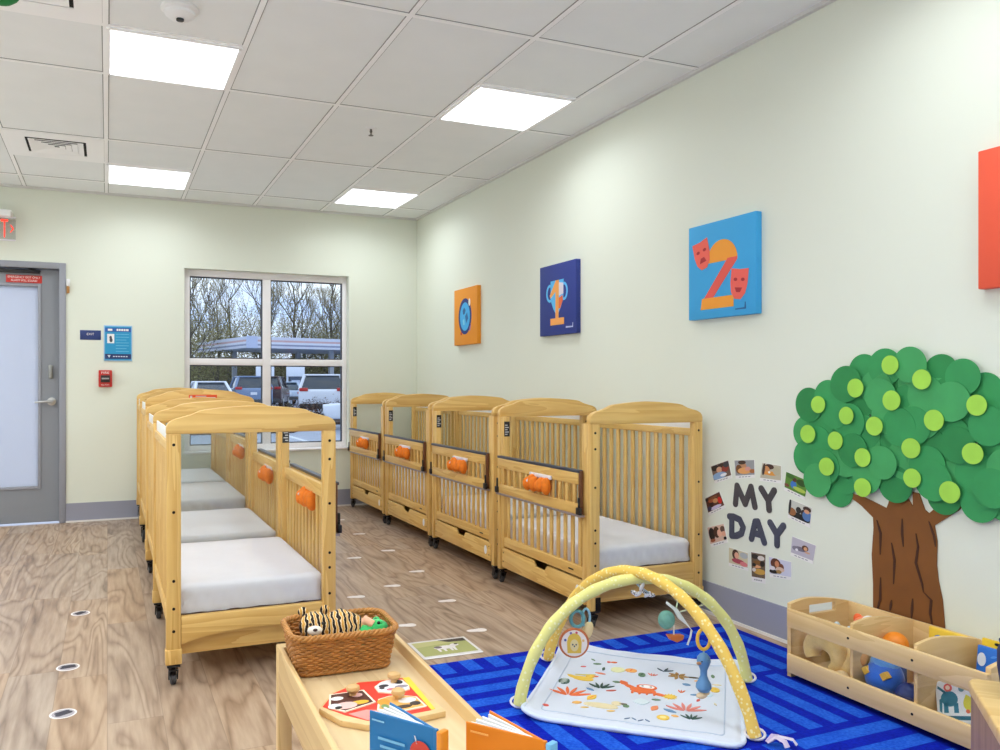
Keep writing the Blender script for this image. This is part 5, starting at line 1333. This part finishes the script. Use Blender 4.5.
obj('base_rim', braid(.008, .0015, .0034, .003, 200, 40), wk, t, smooth=70)
hx, hy, cr_ = size(.004)
obj('bottom', MB().prism(rounded(-hx, hx, -hy, hy, cr_), 'z', .001, .006), wk, t)
# toys in the basket
TIG = True
strip, nt, b = new_mat('tiger striped plush')
tc = N(nt, 'ShaderNodeTexCoord'); wv = N(nt, 'ShaderNodeTexWave', bands_direction='X'); wv.inputs['Scale'].default_value = 26; wv.inputs['Distortion'].default_value = 4; wv.inputs['Detail'].default_value = 2; wv.inputs['Detail Scale'].default_value = 2
nt.links.new(tc.outputs['Object'], wv.inputs['Vector']); rp = N(nt, 'ShaderNodeValToRGB'); e = rp.color_ramp.elements
e[0].position = .36; e[0].color = lin((38, 26, 20)); e[1].position = .44; e[1].color = lin((238, 208, 160)); x_ = rp.color_ramp.elements.new(.62); x_.color = lin((246, 226, 190)); x_ = rp.color_ramp.elements.new(.85); x_.color = lin((214, 160, 70))
nt.links.new(wv.outputs['Fac'], rp.inputs['Fac']); nt.links.new(rp.outputs[0], b.inputs['Base Color']); b.inputs['Roughness'].default_value = .95
t = thing('tiger_plush', 'cream and black striped tiger plush lying in the wicker basket', 'plush toy', (.515, 1.965, TZ+.012), -.05)
obj('body', MB().tube([(-.03, .0, .035), (-.01, .004, .06), (.02, .006, .066), (.05, .004, .055), (.07, .0, .04)], [.022, .036, .038, .034, .02], 16), strip, t, smooth=70)
obj('head', MB().blob((-.038, -.012, .078), (.034, .030, .030), fn=lambda v: soft(v, .003)), strip, t, smooth=70)
for s_ in (-1, 1): obj('ear', MB().blob((-.038+.024*s_, .004, .106), (.011, .007, .010)), strip, t)
obj('muzzle', MB().blob((-.044, -.038, .076), (.016, .012, .011)), cm((244, 236, 222)), t)
obj('nose', MB().blob((-.045, -.049, .080), (.005, .004, .003)), cm((60, 34, 28)), t)
for s_ in (-1, 1): obj('eye', MB().blob((-.040+.013*s_, -.037, .089), .0035, n=8, k=6), M['black'], t)
obj('tail', MB().tube([(.06, .0, .06), (.075, -.012, .078), (.088, -.02, .07)], [.010, .011, .009], 10), cm((232, 176, 140)), t, smooth=70)
for s_ in (-1, 1): obj('paw', MB().tube([(-.01, -.02, .05), (-.02+.03*s_, -.04, .05), (-.018+.036*s_, -.052, .06)], [.014, .014, .013], 10), strip, t, smooth=70)
t.scale = (1.14, 1.14, 1.16)
t = thing('green_plush', 'bright green plush frog beside the tiger in the wicker basket', 'plush toy', (.612, 1.955, TZ+.012), -.05)
gp = plain('green plush', (58, 192, 104), .9, var=.1, vscale=30, sheen=.3)
obj('body', MB().blob((-.015, .0, .042), (.038, .046, .042), fn=lambda v: soft(v, .004)), gp, t, smooth=70)
obj('head', MB().blob((.014, -.004, .070), (.032, .028, .020), fn=lambda v: soft(v, .003)), gp, t, smooth=70)
obj('snout', MB().blob((-.020, -.010, .060), (.030, .024, .014), fn=lambda v: soft(v, .003)), gp, t, smooth=70)
for y in (-.016, .014):
    obj('eye_bump', MB().blob((.02, y, .084), (.009, .008, .007)), gp, t); obj('eye', MB().blob((.016, y-.007, .086), (.0045, .004, .0045), n=10, k=7), M['black'], t)
# knob puzzle: coordinates relative to its middle, metres
PC = Vector((.535, 1.672))
def rel(pts): return [(x-PC.x, y-PC.y) for x, y in pts]
t = thing('knob_puzzle', 'red barn puzzle with round peg knobs on the tray table', 'puzzle', (PC.x, PC.y, TZ+.0005))
out = rel([(.403+.008,1.672),(.422,1.69),(.459,1.748),(.531,1.791),(.573,1.782),(.638,1.785),(.649,1.669),(.653,1.557),(.592,1.551),(.48,1.554),(.436,1.597)])
obj('board', MB().prism(out, 'z', 0, .013), M['birch_x'], t, bevel=.002)
red = rel([(.420,1.676),(.460,1.739),(.530,1.780),(.570,1.773),(.631,1.768),(.626,1.572),(.585,1.570),(.487,1.572),(.452,1.616)])
obj('barn_print', MB().prism(red, 'z', .0128, .0136), cm((222, 54, 30)), t, smooth=0)
obj('yellow_edge', MB().prism(rel([(.631,1.768),(.648,1.768),(.636,1.575),(.626,1.573)]), 'z', .0128, .0138), cm((240, 206, 60)), t, smooth=0)
obj('pink_field', MB().prism(rel([(.487,1.574),(.55,1.574),(.53,1.61),(.50,1.625),(.46,1.618)]), 'z', .0134, .0141), cm((238, 150, 140)), t, smooth=0)
knob = lambda x, y: MB().lathe([(0, 0), (.008, 0), (.0075, .005), (.012, .008), (.0155, .014), (.014, .020), (.007, .0235), (0, .024)], (x, y, .016), 'z', 20)
def piece(poly, kx, ky, base, bits, lb):
    p = obj('peg_piece', MB().prism(rel(poly), 'z', .0128, .0160), cm((246, 232, 206)), t); p['label'] = lb
    c = rel(poly); mx_, my_ = sum(q[0] for q in c)/len(c), sum(q[1] for q in c)/len(c)
    obj('picture', MB().prism([(mx_+(q[0]-mx_)*.9, my_+(q[1]-my_)*.9) for q in c], 'z', .0158, .0165), cm(base), p, smooth=0)
    for n, (dx, dy, rx, ry, rgb) in enumerate(bits): obj('print_spot', MB().prism(ell(mx_+dx, my_+dy, rx, ry, 14), 'z', .0160, .0168+.0002*n), cm(rgb), p, smooth=0)
    obj('knob', knob(kx-PC.x, ky-PC.y), plain('turned beech knob', (214, 172, 112), .4, var=.08, vscale=40), p)
piece([(.448,1.730),(.526,1.728),(.530,1.652),(.455,1.627),(.429,1.661)], .495, 1.706, (84, 40, 24), [(-.02,.02,.014,.010,(240,236,232)),(.02,-.018,.02,.010,(232,176,50)),(-.012,-.024,.024,.018,(238,188,180)),(-.036,-.02,.014,.012,(242,240,240)),(.025,.022,.012,.010,(236,190,186)),(-.03,-.03,.008,.006,(40,36,36))], 'puzzle piece with a pink pig')
piece([(.553,1.735),(.575,1.757),(.592,1.764),(.626,1.752),(.628,1.715),(.622,1.692),(.584,1.680),(.552,1.703)], .603, 1.745, (238, 236, 238), [(-.018,.006,.012,.008,(40,38,42)),(.018,-.012,.016,.008,(150,140,150)),(.02,.016,.01,.012,(44,42,46)),(-.008,-.02,.012,.006,(206,120,130)),(-.026,-.006,.006,.006,(60,56,60))], 'puzzle piece with a black and white cow')
piece([(.539,1.664),(.565,1.672),(.589,1.669),(.621,1.646),(.623,1.59),(.566,1.584),(.519,1.61)], .579, 1.648, (226, 170, 90), [(-.03,.01,.014,.016,(226,150,40)),(.02,.0,.02,.014,(240,236,232)),(.03,-.022,.012,.010,(60,50,46)),(.0,-.03,.02,.008,(70,50,30)),(-.035,-.016,.008,.012,(120,150,90))], 'puzzle piece with a brown dog')
# board books standing on the near end of the tray
def page_book(x, y, a_front, a_back, L_, H_, cover, spine, label, picture=None, npages=4):
    """spine at x, y; covers fan out from the spine between two headings"""
    t = thing('board_book', label, 'book', (x, y, TZ+.0005))
    def leaf(a, th, L2, z0, z1, nm, m):
        c, s_ = math.cos(a), math.sin(a)
        q = [(0, 0), (L2*c, L2*s_), (L2*c-th*s_, L2*s_+th*c), (-th*s_, th*c)]
        return obj(nm, MB().prism(q, 'z', z0, z1), m, t, bevel=.0008, seg=1)
    fc = leaf(a_front, -.003, L_, 0, H_, 'front_cover', cover); bc = leaf(a_back, .003, L_, 0, H_, 'back_cover', cover)
    for k in range(npages):
        u = (k+.6)/(npages+.2); leaf(a_front*(1-u)+a_back*u, -.0035, L_*.975, .002, H_-.003, 'page', M['white'])
    sp_ = obj('spine', MB().cbox((.005, -.006, H_/2), (.018, .010, H_), rot=Matrix.Rotation((a_front+a_back)/2-PI/2, 3, 'Z')), spine, t, bevel=.002)
    return t, fc, sp_
blue_c, or_c = plain('blue book cover', (28, 116, 176), .4), plain('orange book cover', (226, 128, 16), .4)
HB = .172
a1 = math.atan2(.108, -.074); a2 = math.atan2(.122, -.030)
t, fc, sp_ = page_book(.463, 1.136, a1, a2, .132, HB, blue_c, plain('orange spine', (228, 140, 34), .4), 'blue board book standing open on the tray, a red fruit on its cover')
def on_cover(pts, a, k, rgb, nm, par):
    """pts in (distance from the spine, height)"""
    c, s_ = math.cos(a), math.sin(a); nx, ny = s_, -c
    if nx*-.46+ny*-1.1 < 0: nx, ny = -nx, -ny
    n = len(pts); o0, o1_ = .0031+.0002*k, .0034+.0002*k
    mb = MB().add([(d*c+nx*o0, d*s_+ny*o0, z) for d, z in pts]+[(d*c+nx*o1_, d*s_+ny*o1_, z) for d, z in pts], [list(range(n)), list(range(n, 2*n))[::-1]]+[(i, i+n, (i+1) % n+n, (i+1) % n) for i in range(n)])
    return obj(nm, mb, cm(rgb), par, smooth=0)
on_cover(ell(.030, HB-.044, .020, .020), a1, 0, (204, 66, 50), 'apple_picture', fc); on_cover(ell(.024, HB-.050, .010, .010), a1, 1, (232, 120, 96), 'apple_shine', fc)
on_cover([(.040,HB-.018),(.042,HB-.018),(.038,HB-.030),(.036,HB-.030)], a1, 0, (220, 226, 236), 'apple_stalk', fc)
for k in range(4): on_cover([(.112-.004*k,HB-.036-k*.012),(.060,HB-.036-k*.012),(.060,HB-.040-k*.012),(.112-.004*k,HB-.040-k*.012)], a1, 0, (120, 184, 220), 'text_line', fc)
on_cover([(.124,HB-.010),(.10,HB-.010),(.10,HB-.0125),(.124,HB-.0125)], a1, 0, (140, 196, 226), 'title_line', fc)
obj('spine_mark', MB().cbox((.0065, -.0118, HB-.045), (.011, .001, .03), rot=Matrix.Rotation((a1+a2)/2-PI/2, 3, 'Z')), cm((40, 30, 34)), sp_, smooth=0)
b1 = math.atan2(.109, -.081); b2 = math.atan2(.131, -.026)
t, fc, sp_ = page_book(.595, 1.037, b1, b2, .136, HB, or_c, plain('light blue spine', (112, 178, 220), .4), 'orange board book standing open at the near right end of the tray table')
on_cover([(.126,HB-.010),(.095,HB-.010),(.095,HB-.013),(.126,HB-.013)], b1, 0, (244, 176, 90), 'title_line', fc)
t = thing('picture_book', 'picture book with a green border lying flat between the two standing books', 'book', (.535, 1.225, TZ+.0005), -.45)
obj('cover', MB().box(-.055, .055, -.075, .075, 0, .012), cm((238, 232, 220)), t, bevel=.002)
obj('border_print', MB().box(-.052, .052, .030, .072, .0118, .0126), cm((60, 160, 100)), t, smooth=0)
obj('title_print', MB().prism(ell(.0, .052, .026, .010), 'z', .0124, .0132), cm((226, 110, 90)), t, smooth=0)
for x, y, rx, ry, c in ((-.02, -.0, .022, .018, (236, 176, 60)), (.025, .005, .016, .014, (222, 90, 60)), (.0, -.035, .03, .016, (240, 214, 120)), (.03, -.04, .012, .012, (90, 150, 90))):
    obj('picture_print', MB().prism(ell(x, y, rx, ry), 'z', .0118, .0127), cm(c), t, smooth=0)
# ------------------------------------------------------------------ outside the window
GZ = -.18
asp = plain('wet asphalt', (150, 160, 178), .32, var=.12, vscale=1.2)
soil = plain('dark planting bed', (70, 52, 42), .9, var=.3, vscale=2.0)
struct('ground_1', MB().box(-60, 90, YB+.2, 140, GZ-.2, GZ), asp, smooth=0)
o = obj('planting_bed', MB().prism([(-10, 21.5), (4.6, 21.5), (6.0, 25.2), (22, 27), (24, 30), (-10, 30)], 'z', GZ, GZ+.08), soil, smooth=0); o['kind'] = 'structure'
for k, x in enumerate((1.0, 4.2, 7.4, 10.6)):
    o = obj('parking_line', MB().box(x-.06, x+.06, 15.5, 20.5, GZ+.0005, GZ+.004), cm((236, 238, 240)), smooth=0); o['kind'] = 'structure'

glassd = plain('dark car glass', (42, 52, 62), .08, spec=.8)
tyre = plain('tyre rubber', (22, 22, 24), .8)
def car(kind, rgb, label, loc, rz, top=None):
    t = thing('car', label, 'car', (loc[0], loc[1], GZ+.001), rz, 'cars parked outside the window')
    paint = plain('car paint %d %d %d' % rgb, rgb, .25, spec=.6)
    L, W, H, belt = (4.55, 1.86, 1.69, 1.1) if kind == 'suv' else (4.5, 1.80, 1.43, .88)
    h = L/2; lo = .30
    prof = [(-h, .45), (-h+.05, lo), (h-.12, lo), (h, .5), (h-.03, .72), (h-.25, belt-.16), (h-1.25, belt-.02)] + ([(-h+.12, belt+.02), (-h, belt-.06)] if kind == 'suv' else [(-h+.75, belt+.02), (-h+.06, belt), (-h, belt-.12)])
    obj('body', MB().prism(prof, 'x', -W/2, W/2), paint, t, bevel=.07, seg=3)
    yb0, yb1 = (-h+.06, h-1.15) if kind == 'suv' else (-h+.55, h-1.2)
    yt0, yt1 = (-h+.38, h-1.85) if kind == 'suv' else (-h+1.25, h-1.95)
    wb_, wt_ = W/2-.04, W/2-.22
    c8 = [(-wb_, yb0, belt-.03), (wb_, yb0, belt-.03), (wb_, yb1, belt-.05), (-wb_, yb1, belt-.05), (-wt_, yt0, H-.06), (wt_, yt0, H-.06), (wt_, yt1, H-.05), (-wt_, yt1, H-.05)]
    obj('cabin_glass', MB().add(c8, [(0,3,2,1),(4,5,6,7),(0,1,5,4),(1,2,6,5),(2,3,7,6),(3,0,4,7)]), glassd, t, bevel=.03)
    obj('roof', MB().prism([(-wt_-.03, yt0-.06), (wt_+.03, yt0-.06), (wt_+.03, yt1+.04), (-wt_-.03, yt1+.04)], 'z', H-.075, H), paint, t, bevel=.03, seg=3)
    for i, j in ((0,4), (1,5), (2,6), (3,7)): obj('pillar', MB().tube([c8[i], c8[j]], .07, 6), paint, t)
    for s_ in (-1, 1):
        for y in (h-.9, -h+.85):
            w_ = obj('wheel', MB().lathe([(.0, -.11), (.30, -.11), (.34, -.07), (.34, .07), (.30, .11), (0, .11)], (s_*(W/2-.10), y, .34), 'x', 24), tyre, t)
            obj('hub_cap', MB().lathe([(0, -.012), (.2, -.01), (.2, .01), (0, .012)], (s_*(W/2+.012), y, .34), 'x', 18), M['steel'], w_)
        tz = belt-.02 if kind == 'suv' else belt-.13
        obj('tail_light', MB().cbox((s_*(W/2-.2), -h+.01, tz), (.34, .08, .13)), cm((186, 30, 34), .3), t, bevel=.02)
        obj('head_lamp', MB().cbox((s_*(W/2-.25), h-.06, .66), (.36, .12, .12)), cm((230, 234, 240), .2), t, bevel=.02)
    obj('rear_bumper', MB().cbox((0, -h+.02, .43), (W-.1, .12, .2)), cm((60, 62, 66)), t, bevel=.03)
    obj('number_plate', MB().cbox((0, -h-.005, .82 if kind == 'suv' else .7), (.31, .02, .13)), cm((222, 226, 232)), t)
    return t
def heading(x, y, extra=0): return math.atan2(-x, y)+extra
for kind, rgb, lb, (x, y), ex in (
    ('suv', (226, 230, 238), 'white sport utility car seen from behind through the right window panes', (8.36, 33.4), 0),
    ('sedan', (232, 236, 242), 'white car roof at the left edge of the lower left window pane', (4.58, 41.4), .15),
    ('sedan', (140, 160, 186), 'grey blue car second from the left behind the window', (5.9, 50.5), -.1),
    ('suv', (120, 140, 172), 'silver blue car beside the middle bar of the window', (6.8, 42.7), .1),
    ('suv', (62, 44, 50), 'dark red brown car partly hidden by the middle bar of the window', (8.1, 44.3), -.12),
    ('sedan', (176, 190, 208), 'pale blue grey car between the dark car and the white one', (10.3, 51.0), .12),
    ('sedan', (226, 230, 236), 'white car whose nose shows at the lower right corner of the window', (8.08, 22.6), 0)):
    car(kind, rgb, lb, (x, y), heading(x, y, ex) if y > 23 else 1.176)

# fuel station canopy with its pumps
t = thing('station_canopy', 'long striped fuel station canopy beyond the parked cars', 'canopy', (17.6, 74.5, GZ), .2)
obj('roof_slab', MB().box(-6.2, 14, -.0, 14, 4.62, 5.30), cm((206, 210, 220)), t)
for k, (z0, z1, rgb) in enumerate(((5.24, 5.52, (206, 210, 224)), (5.06, 5.24, (204, 168, 166)), (4.86, 5.06, (216, 218, 228)), (4.70, 4.86, (140, 144, 168)), (4.50, 4.70, (206, 208, 220)))):
    obj('fascia_stripe', MB().box(-6.3, 14.1, -.1, 0, z0, z1).box(-6.3, -6.2, 0, 14.1, z0, z1), cm(rgb), t, smooth=0)
obj('corner_panel', MB().box(-6.35, -5.3, -.14, -.1, 4.48, 5.56), cm((188, 196, 220)), t)
for x in (-3.5, 3.5, 10.5):
    for y in (3, 11): obj('column', MB().box(x-.22, x+.22, y-.22, y+.22, 0, 4.62), cm((176, 180, 186)), t, bevel=.04)
for k, (x, y, w_) in enumerate(((12.4, 69.5, 'left'), (14.9, 69.0, 'right'))):
    t = thing('fuel_pump', 'white fuel pump under the striped canopy, the %s one of two' % w_, 'fuel pump', (x, y, GZ), -.1, 'fuel pumps')
    obj('cabinet', MB().box(-.5, .5, -.3, .3, .1, 1.9), cm((70, 80, 100)), t, bevel=.05)
    obj('header', MB().box(-.75, .75, -.35, .35, 1.9, 2.75), cm((228, 232, 240)), t, bevel=.05)
    for s_ in (-1, 1): obj('side_frame', MB().box(s_*.68-.07, s_*.68+.07, -.2, .2, 0, 1.95), cm((214, 220, 230)), t)
    obj('display', MB().box(-.36, .36, -.33, -.3, 1.2, 1.6), cm((180, 190, 210)), t)

# shrubs in the bed
tw_mat = plain('dark brown twig', (64, 46, 38), .9)
def branch_mesh(seed, start, dirn, length, rad, depth, spread, mb, lift=.25, sides=4):
    rn = random.Random(seed)
    def rec(p, d, L_, r, dp):
        pts = [p]; q = p.copy(); dd = d.copy()
        for k in range(3):
            dd = (dd+Vector((rn.uniform(-1, 1), rn.uniform(-1, 1), rn.uniform(-.4, 1)))*.13).normalized(); q = q+dd*L_/3; pts.append(q.copy())
        mb.tube(pts, [r*(1-.16*k) for k in range(4)], sides if r > .02 else 3, 0 if dp > depth-3 else 1, caps=False)
        if dp == 0: return
        for k in range(3 if dp > 1 else 4):
            u = rn.uniform(.35, 1.0); b_ = pts[min(3, int(u*3)+1)]
            nd = (dd+Vector((rn.uniform(-1, 1), rn.uniform(-1, 1), rn.uniform(-.2, .7)+lift*.6))*spread).normalized()
            rec(b_, nd, L_*rn.uniform(.55, .8), r*.58, dp-1)
    rec(Vector(start), Vector(dirn).normalized(), length, rad, depth)
    return mb
def shrub(seed, label, loc, s_):
    t = thing('shrub', label, 'shrub', loc, seed, 'bare shrubs outside the window')
    st = MB(); rn = random.Random(seed)
    for k in range(9):
        a = rn.uniform(0, 2*PI); branch_mesh(seed*31+k, (rn.uniform(-.3, .3), rn.uniform(-.3, .3), 0), (math.cos(a)*.7, math.sin(a)*.7, 1), .36*s_, .016, 3, .9, st)
    obj('twigs', st, [tw_mat, tw_mat], t, smooth=0)
    lf = MB()
    for k in range(420):
        p = Vector((rn.gauss(0, .4)*s_, rn.gauss(0, .4)*s_, abs(rn.gauss(.28, .2))*s_)); a = rn.uniform(0, 6.28); d = Vector((math.cos(a), math.sin(a), rn.uniform(-.5, .5)))*.05; e_ = Vector((-d.y, d.x, rn.uniform(-.03, .03)))*.6
        lf.add([p-d, p+e_, p+d, p-e_], [(0, 1, 2, 3)])
    obj('dead_leaves', lf, plain('withered leaf %d' % seed, (88-8*(seed % 3), 58, 46), .9), t, smooth=0)
    return t
wd = ['leftmost low bare shrub outside the window', 'low bare shrub left of the middle window bar', 'low bare shrub just right of the middle window bar', 'low bare shrub in front of the white sport utility car', 'rightmost low bare shrub outside the window']
s1 = shrub(3, wd[0], (3.9, 25.0, GZ+.08), .85); s2 = shrub(5, wd[1], (4.9, 25.4, GZ+.08), .95)
dup(s1, (6.0, 26.4, GZ+.08), 1.0, wd[2]); dup(s2, (7.0, 27.2, GZ+.08), 2.2, wd[3]); dup(s1, (8.0, 28.0, GZ+.08), 4.0, wd[4])

# trees
bark_m = plain('grey brown bark', (92, 84, 72), .9); twig_m = plain('olive twigs', (136, 124, 88), .9)
def tree(seed, label, loc, h, kind):
    t = thing('bare_tree', label, 'tree', loc, seed*1.7, 'bare winter trees behind the canopy')
    rn = random.Random(seed); trunk = [(0, 0, 0)]; q = Vector((0, 0, 0))
    for k in range(6): q = q+Vector((rn.uniform(-.25, .25), rn.uniform(-.25, .25), h*.14)); trunk.append(tuple(q))
    obj('trunk', MB().tube(trunk, [.24*(1-.13*k)*h/13 for k in range(7)], 7), bark_m, t)
    mb = MB()
    for k in range(12):
        i = 1+k % 6; a = rn.uniform(0, 6.28)
        branch_mesh(seed*77+k, trunk[i], (math.cos(a)*.8, math.sin(a)*.8, 1.1), h*.2*rn.uniform(.7, 1.15), .075*h/13, 4, .6, mb, .35, 4)
    obj('branches', mb, [bark_m, twig_m], t, smooth=0)
    if True:
        lf = MB()
        for k in range(4200 if kind else 2400):
            p = Vector((rn.gauss(0, 1.7), rn.gauss(0, 1.7), h*.38+rn.gauss(0, h*.2))); a = rn.uniform(0, 6.28); s_ = rn.uniform(.07, .15); d = Vector((math.cos(a), math.sin(a), rn.uniform(-.6, .6)))*s_; e_ = Vector((-d.y, d.x, rn.uniform(-.1, .1)))*.5
            lf.add([p-d, p+e_, p+d, p-e_], [(0, 1, 2, 3)])
        obj('sparse_leaves', lf, plain('olive leaf', (146, 140, 88), .9), t, smooth=0)
    return t
ta = tree(11, 'tall bare tree at the far left of the window', (7.0, 80.0, GZ), 13.0, 0)
tb_ = tree(12, '', (10.5, 86.0, GZ), 11.5, 1); tc_ = tree(13, '', (27.0, 90.0, GZ), 13.0, 1)
tp = [(ta, 9.6, 96, 'second bare tree from the left of the window, behind the first'), (tb_, 12.6, 92, 'olive green thin tree left of the canopy corner'), (ta, 15.4, 88, 'bare tree standing over the corner of the canopy'), (tc_, 17.6, 98, 'olive thin tree behind the left part of the canopy'),
      (ta, 19.6, 92, 'bare tree just left of the middle window bar'), (tb_, 22.0, 97, 'olive tree just right of the middle window bar'), (ta, 23.6, 90, 'bare tall tree at the left of the upper right pane'), (tc_, 25.6, 101, 'dense olive tree in the middle of the upper right pane'),
      (tb_, 30.6, 92, 'olive tree at the right edge of the upper right pane'), (ta, 32.0, 97, 'bare tree farthest right, cut by the window frame'), (tc_, 8.4, 100, 'olive tree at the left edge, behind the tallest bare tree'), (tb_, 28.6, 104, 'olive tree farthest back in the upper right pane')]
tb_['label'] = 'olive green low tree next to the tall tree at the left of the window'; tc_['label'] = 'leafy olive tree over the right half of the canopy'
for k, (src, x, y, lb) in enumerate(tp):
    c = dup(src, (x, y, GZ), k*1.3, lb)
    sc_ = .88+.28*((k*5) % 7)/7; c.scale = (sc_, sc_, sc_)
# thicket along the far edge of the lot
rn = random.Random(5); hb = MB()
for k in range(280):
    u = k/279; x, y = -36+84*u+rn.uniform(-1, 1), 104+rn.uniform(-3, 3)
    hb.blob((x, y, GZ+1.4), (1.3, 1.2, rn.uniform(1.6, 3.0)), n=9, k=6, fn=lambda v: v+Vector((noise.noise(v*1.7+Vector((x, y, 0))), noise.noise(v*1.5), noise.noise(v*2.1+Vector((0, x, 0)))))*.9)
o = obj('thicket', hb, plain('olive brown thicket', (98, 88, 62), .95, var=.45, vscale=3.0), smooth=0); o['kind'] = 'stuff'; tag(o, 'olive brown thicket along the far edge of the car park', 'bushes')
t = thing('evergreen_shrub', 'small dark evergreen behind the right end of the canopy', 'tree', (27.6, 82.5, GZ))  # evergreen shrub on a tall stem, sorted under trees
obj('foliage', MB().blob((0, 0, 5.2), (1.5, 1.5, 2.4), n=20, k=14, fn=lambda v: v+Vector((noise.noise(v*1.9), noise.noise(v*1.6+Vector((7, 0, 0))), noise.noise(v*2.2)))*.7), plain('dark evergreen', (44, 58, 44), .95, var=.4, vscale=4), t, smooth=0)
obj('trunk', MB().tube([(0, 0, 0), (.05, 0, 3.2)], .16, 7), bark_m, t)

# ------------------------------------------------------------------ sky
w = bpy.data.worlds.new('overcast sky'); scene.world = w; w.use_nodes = True
nt = w.node_tree; bg = nt.nodes['Background']
tc = N(nt, 'ShaderNodeTexCoord'); nz = N(nt, 'ShaderNodeTexNoise'); nz.inputs['Scale'].default_value = 5; nz.inputs['Detail'].default_value = 5
mp = N(nt, 'ShaderNodeMapping'); mp.inputs['Scale'].default_value = (1, 1, 3.5)
nt.links.new(tc.outputs['Generated'], mp.inputs['Vector']); nt.links.new(mp.outputs[0], nz.inputs['Vector'])
rp = N(nt, 'ShaderNodeValToRGB'); rp.color_ramp.elements[0].position = .4; rp.color_ramp.elements[0].color = lin((196, 212, 244)); rp.color_ramp.elements[1].position = .62; rp.color_ramp.elements[1].color = lin((246, 248, 252))
nt.links.new(nz.outputs['Fac'], rp.inputs['Fac']); nt.links.new(rp.outputs[0], bg.inputs['Color']); bg.inputs['Strength'].default_value = 1.55

# ------------------------------------------------------------------ camera and view
cam = bpy.data.cameras.new('camera'); co = bpy.data.objects.new('camera', cam); COL.objects.link(co)
cam.sensor_width = 36; cam.lens = 808.05*36/1000; cam.shift_x = .05512; cam.shift_y = .00823
cam.clip_end = 400; cam.clip_start = .05
co.location = (0, 0, 1.148); co.rotation_euler = (PI/2, 0, -.3956)
scene.camera = co
vs = scene.view_settings; vs.view_transform = 'Standard'; vs.look = 'None'; vs.exposure = 0.2; vs.gamma = 1.0; vs.use_curve_mapping = False
scene.cycles.transparent_max_bounces = 40; scene.cycles.max_bounces = 12; scene.cycles.diffuse_bounces = 6
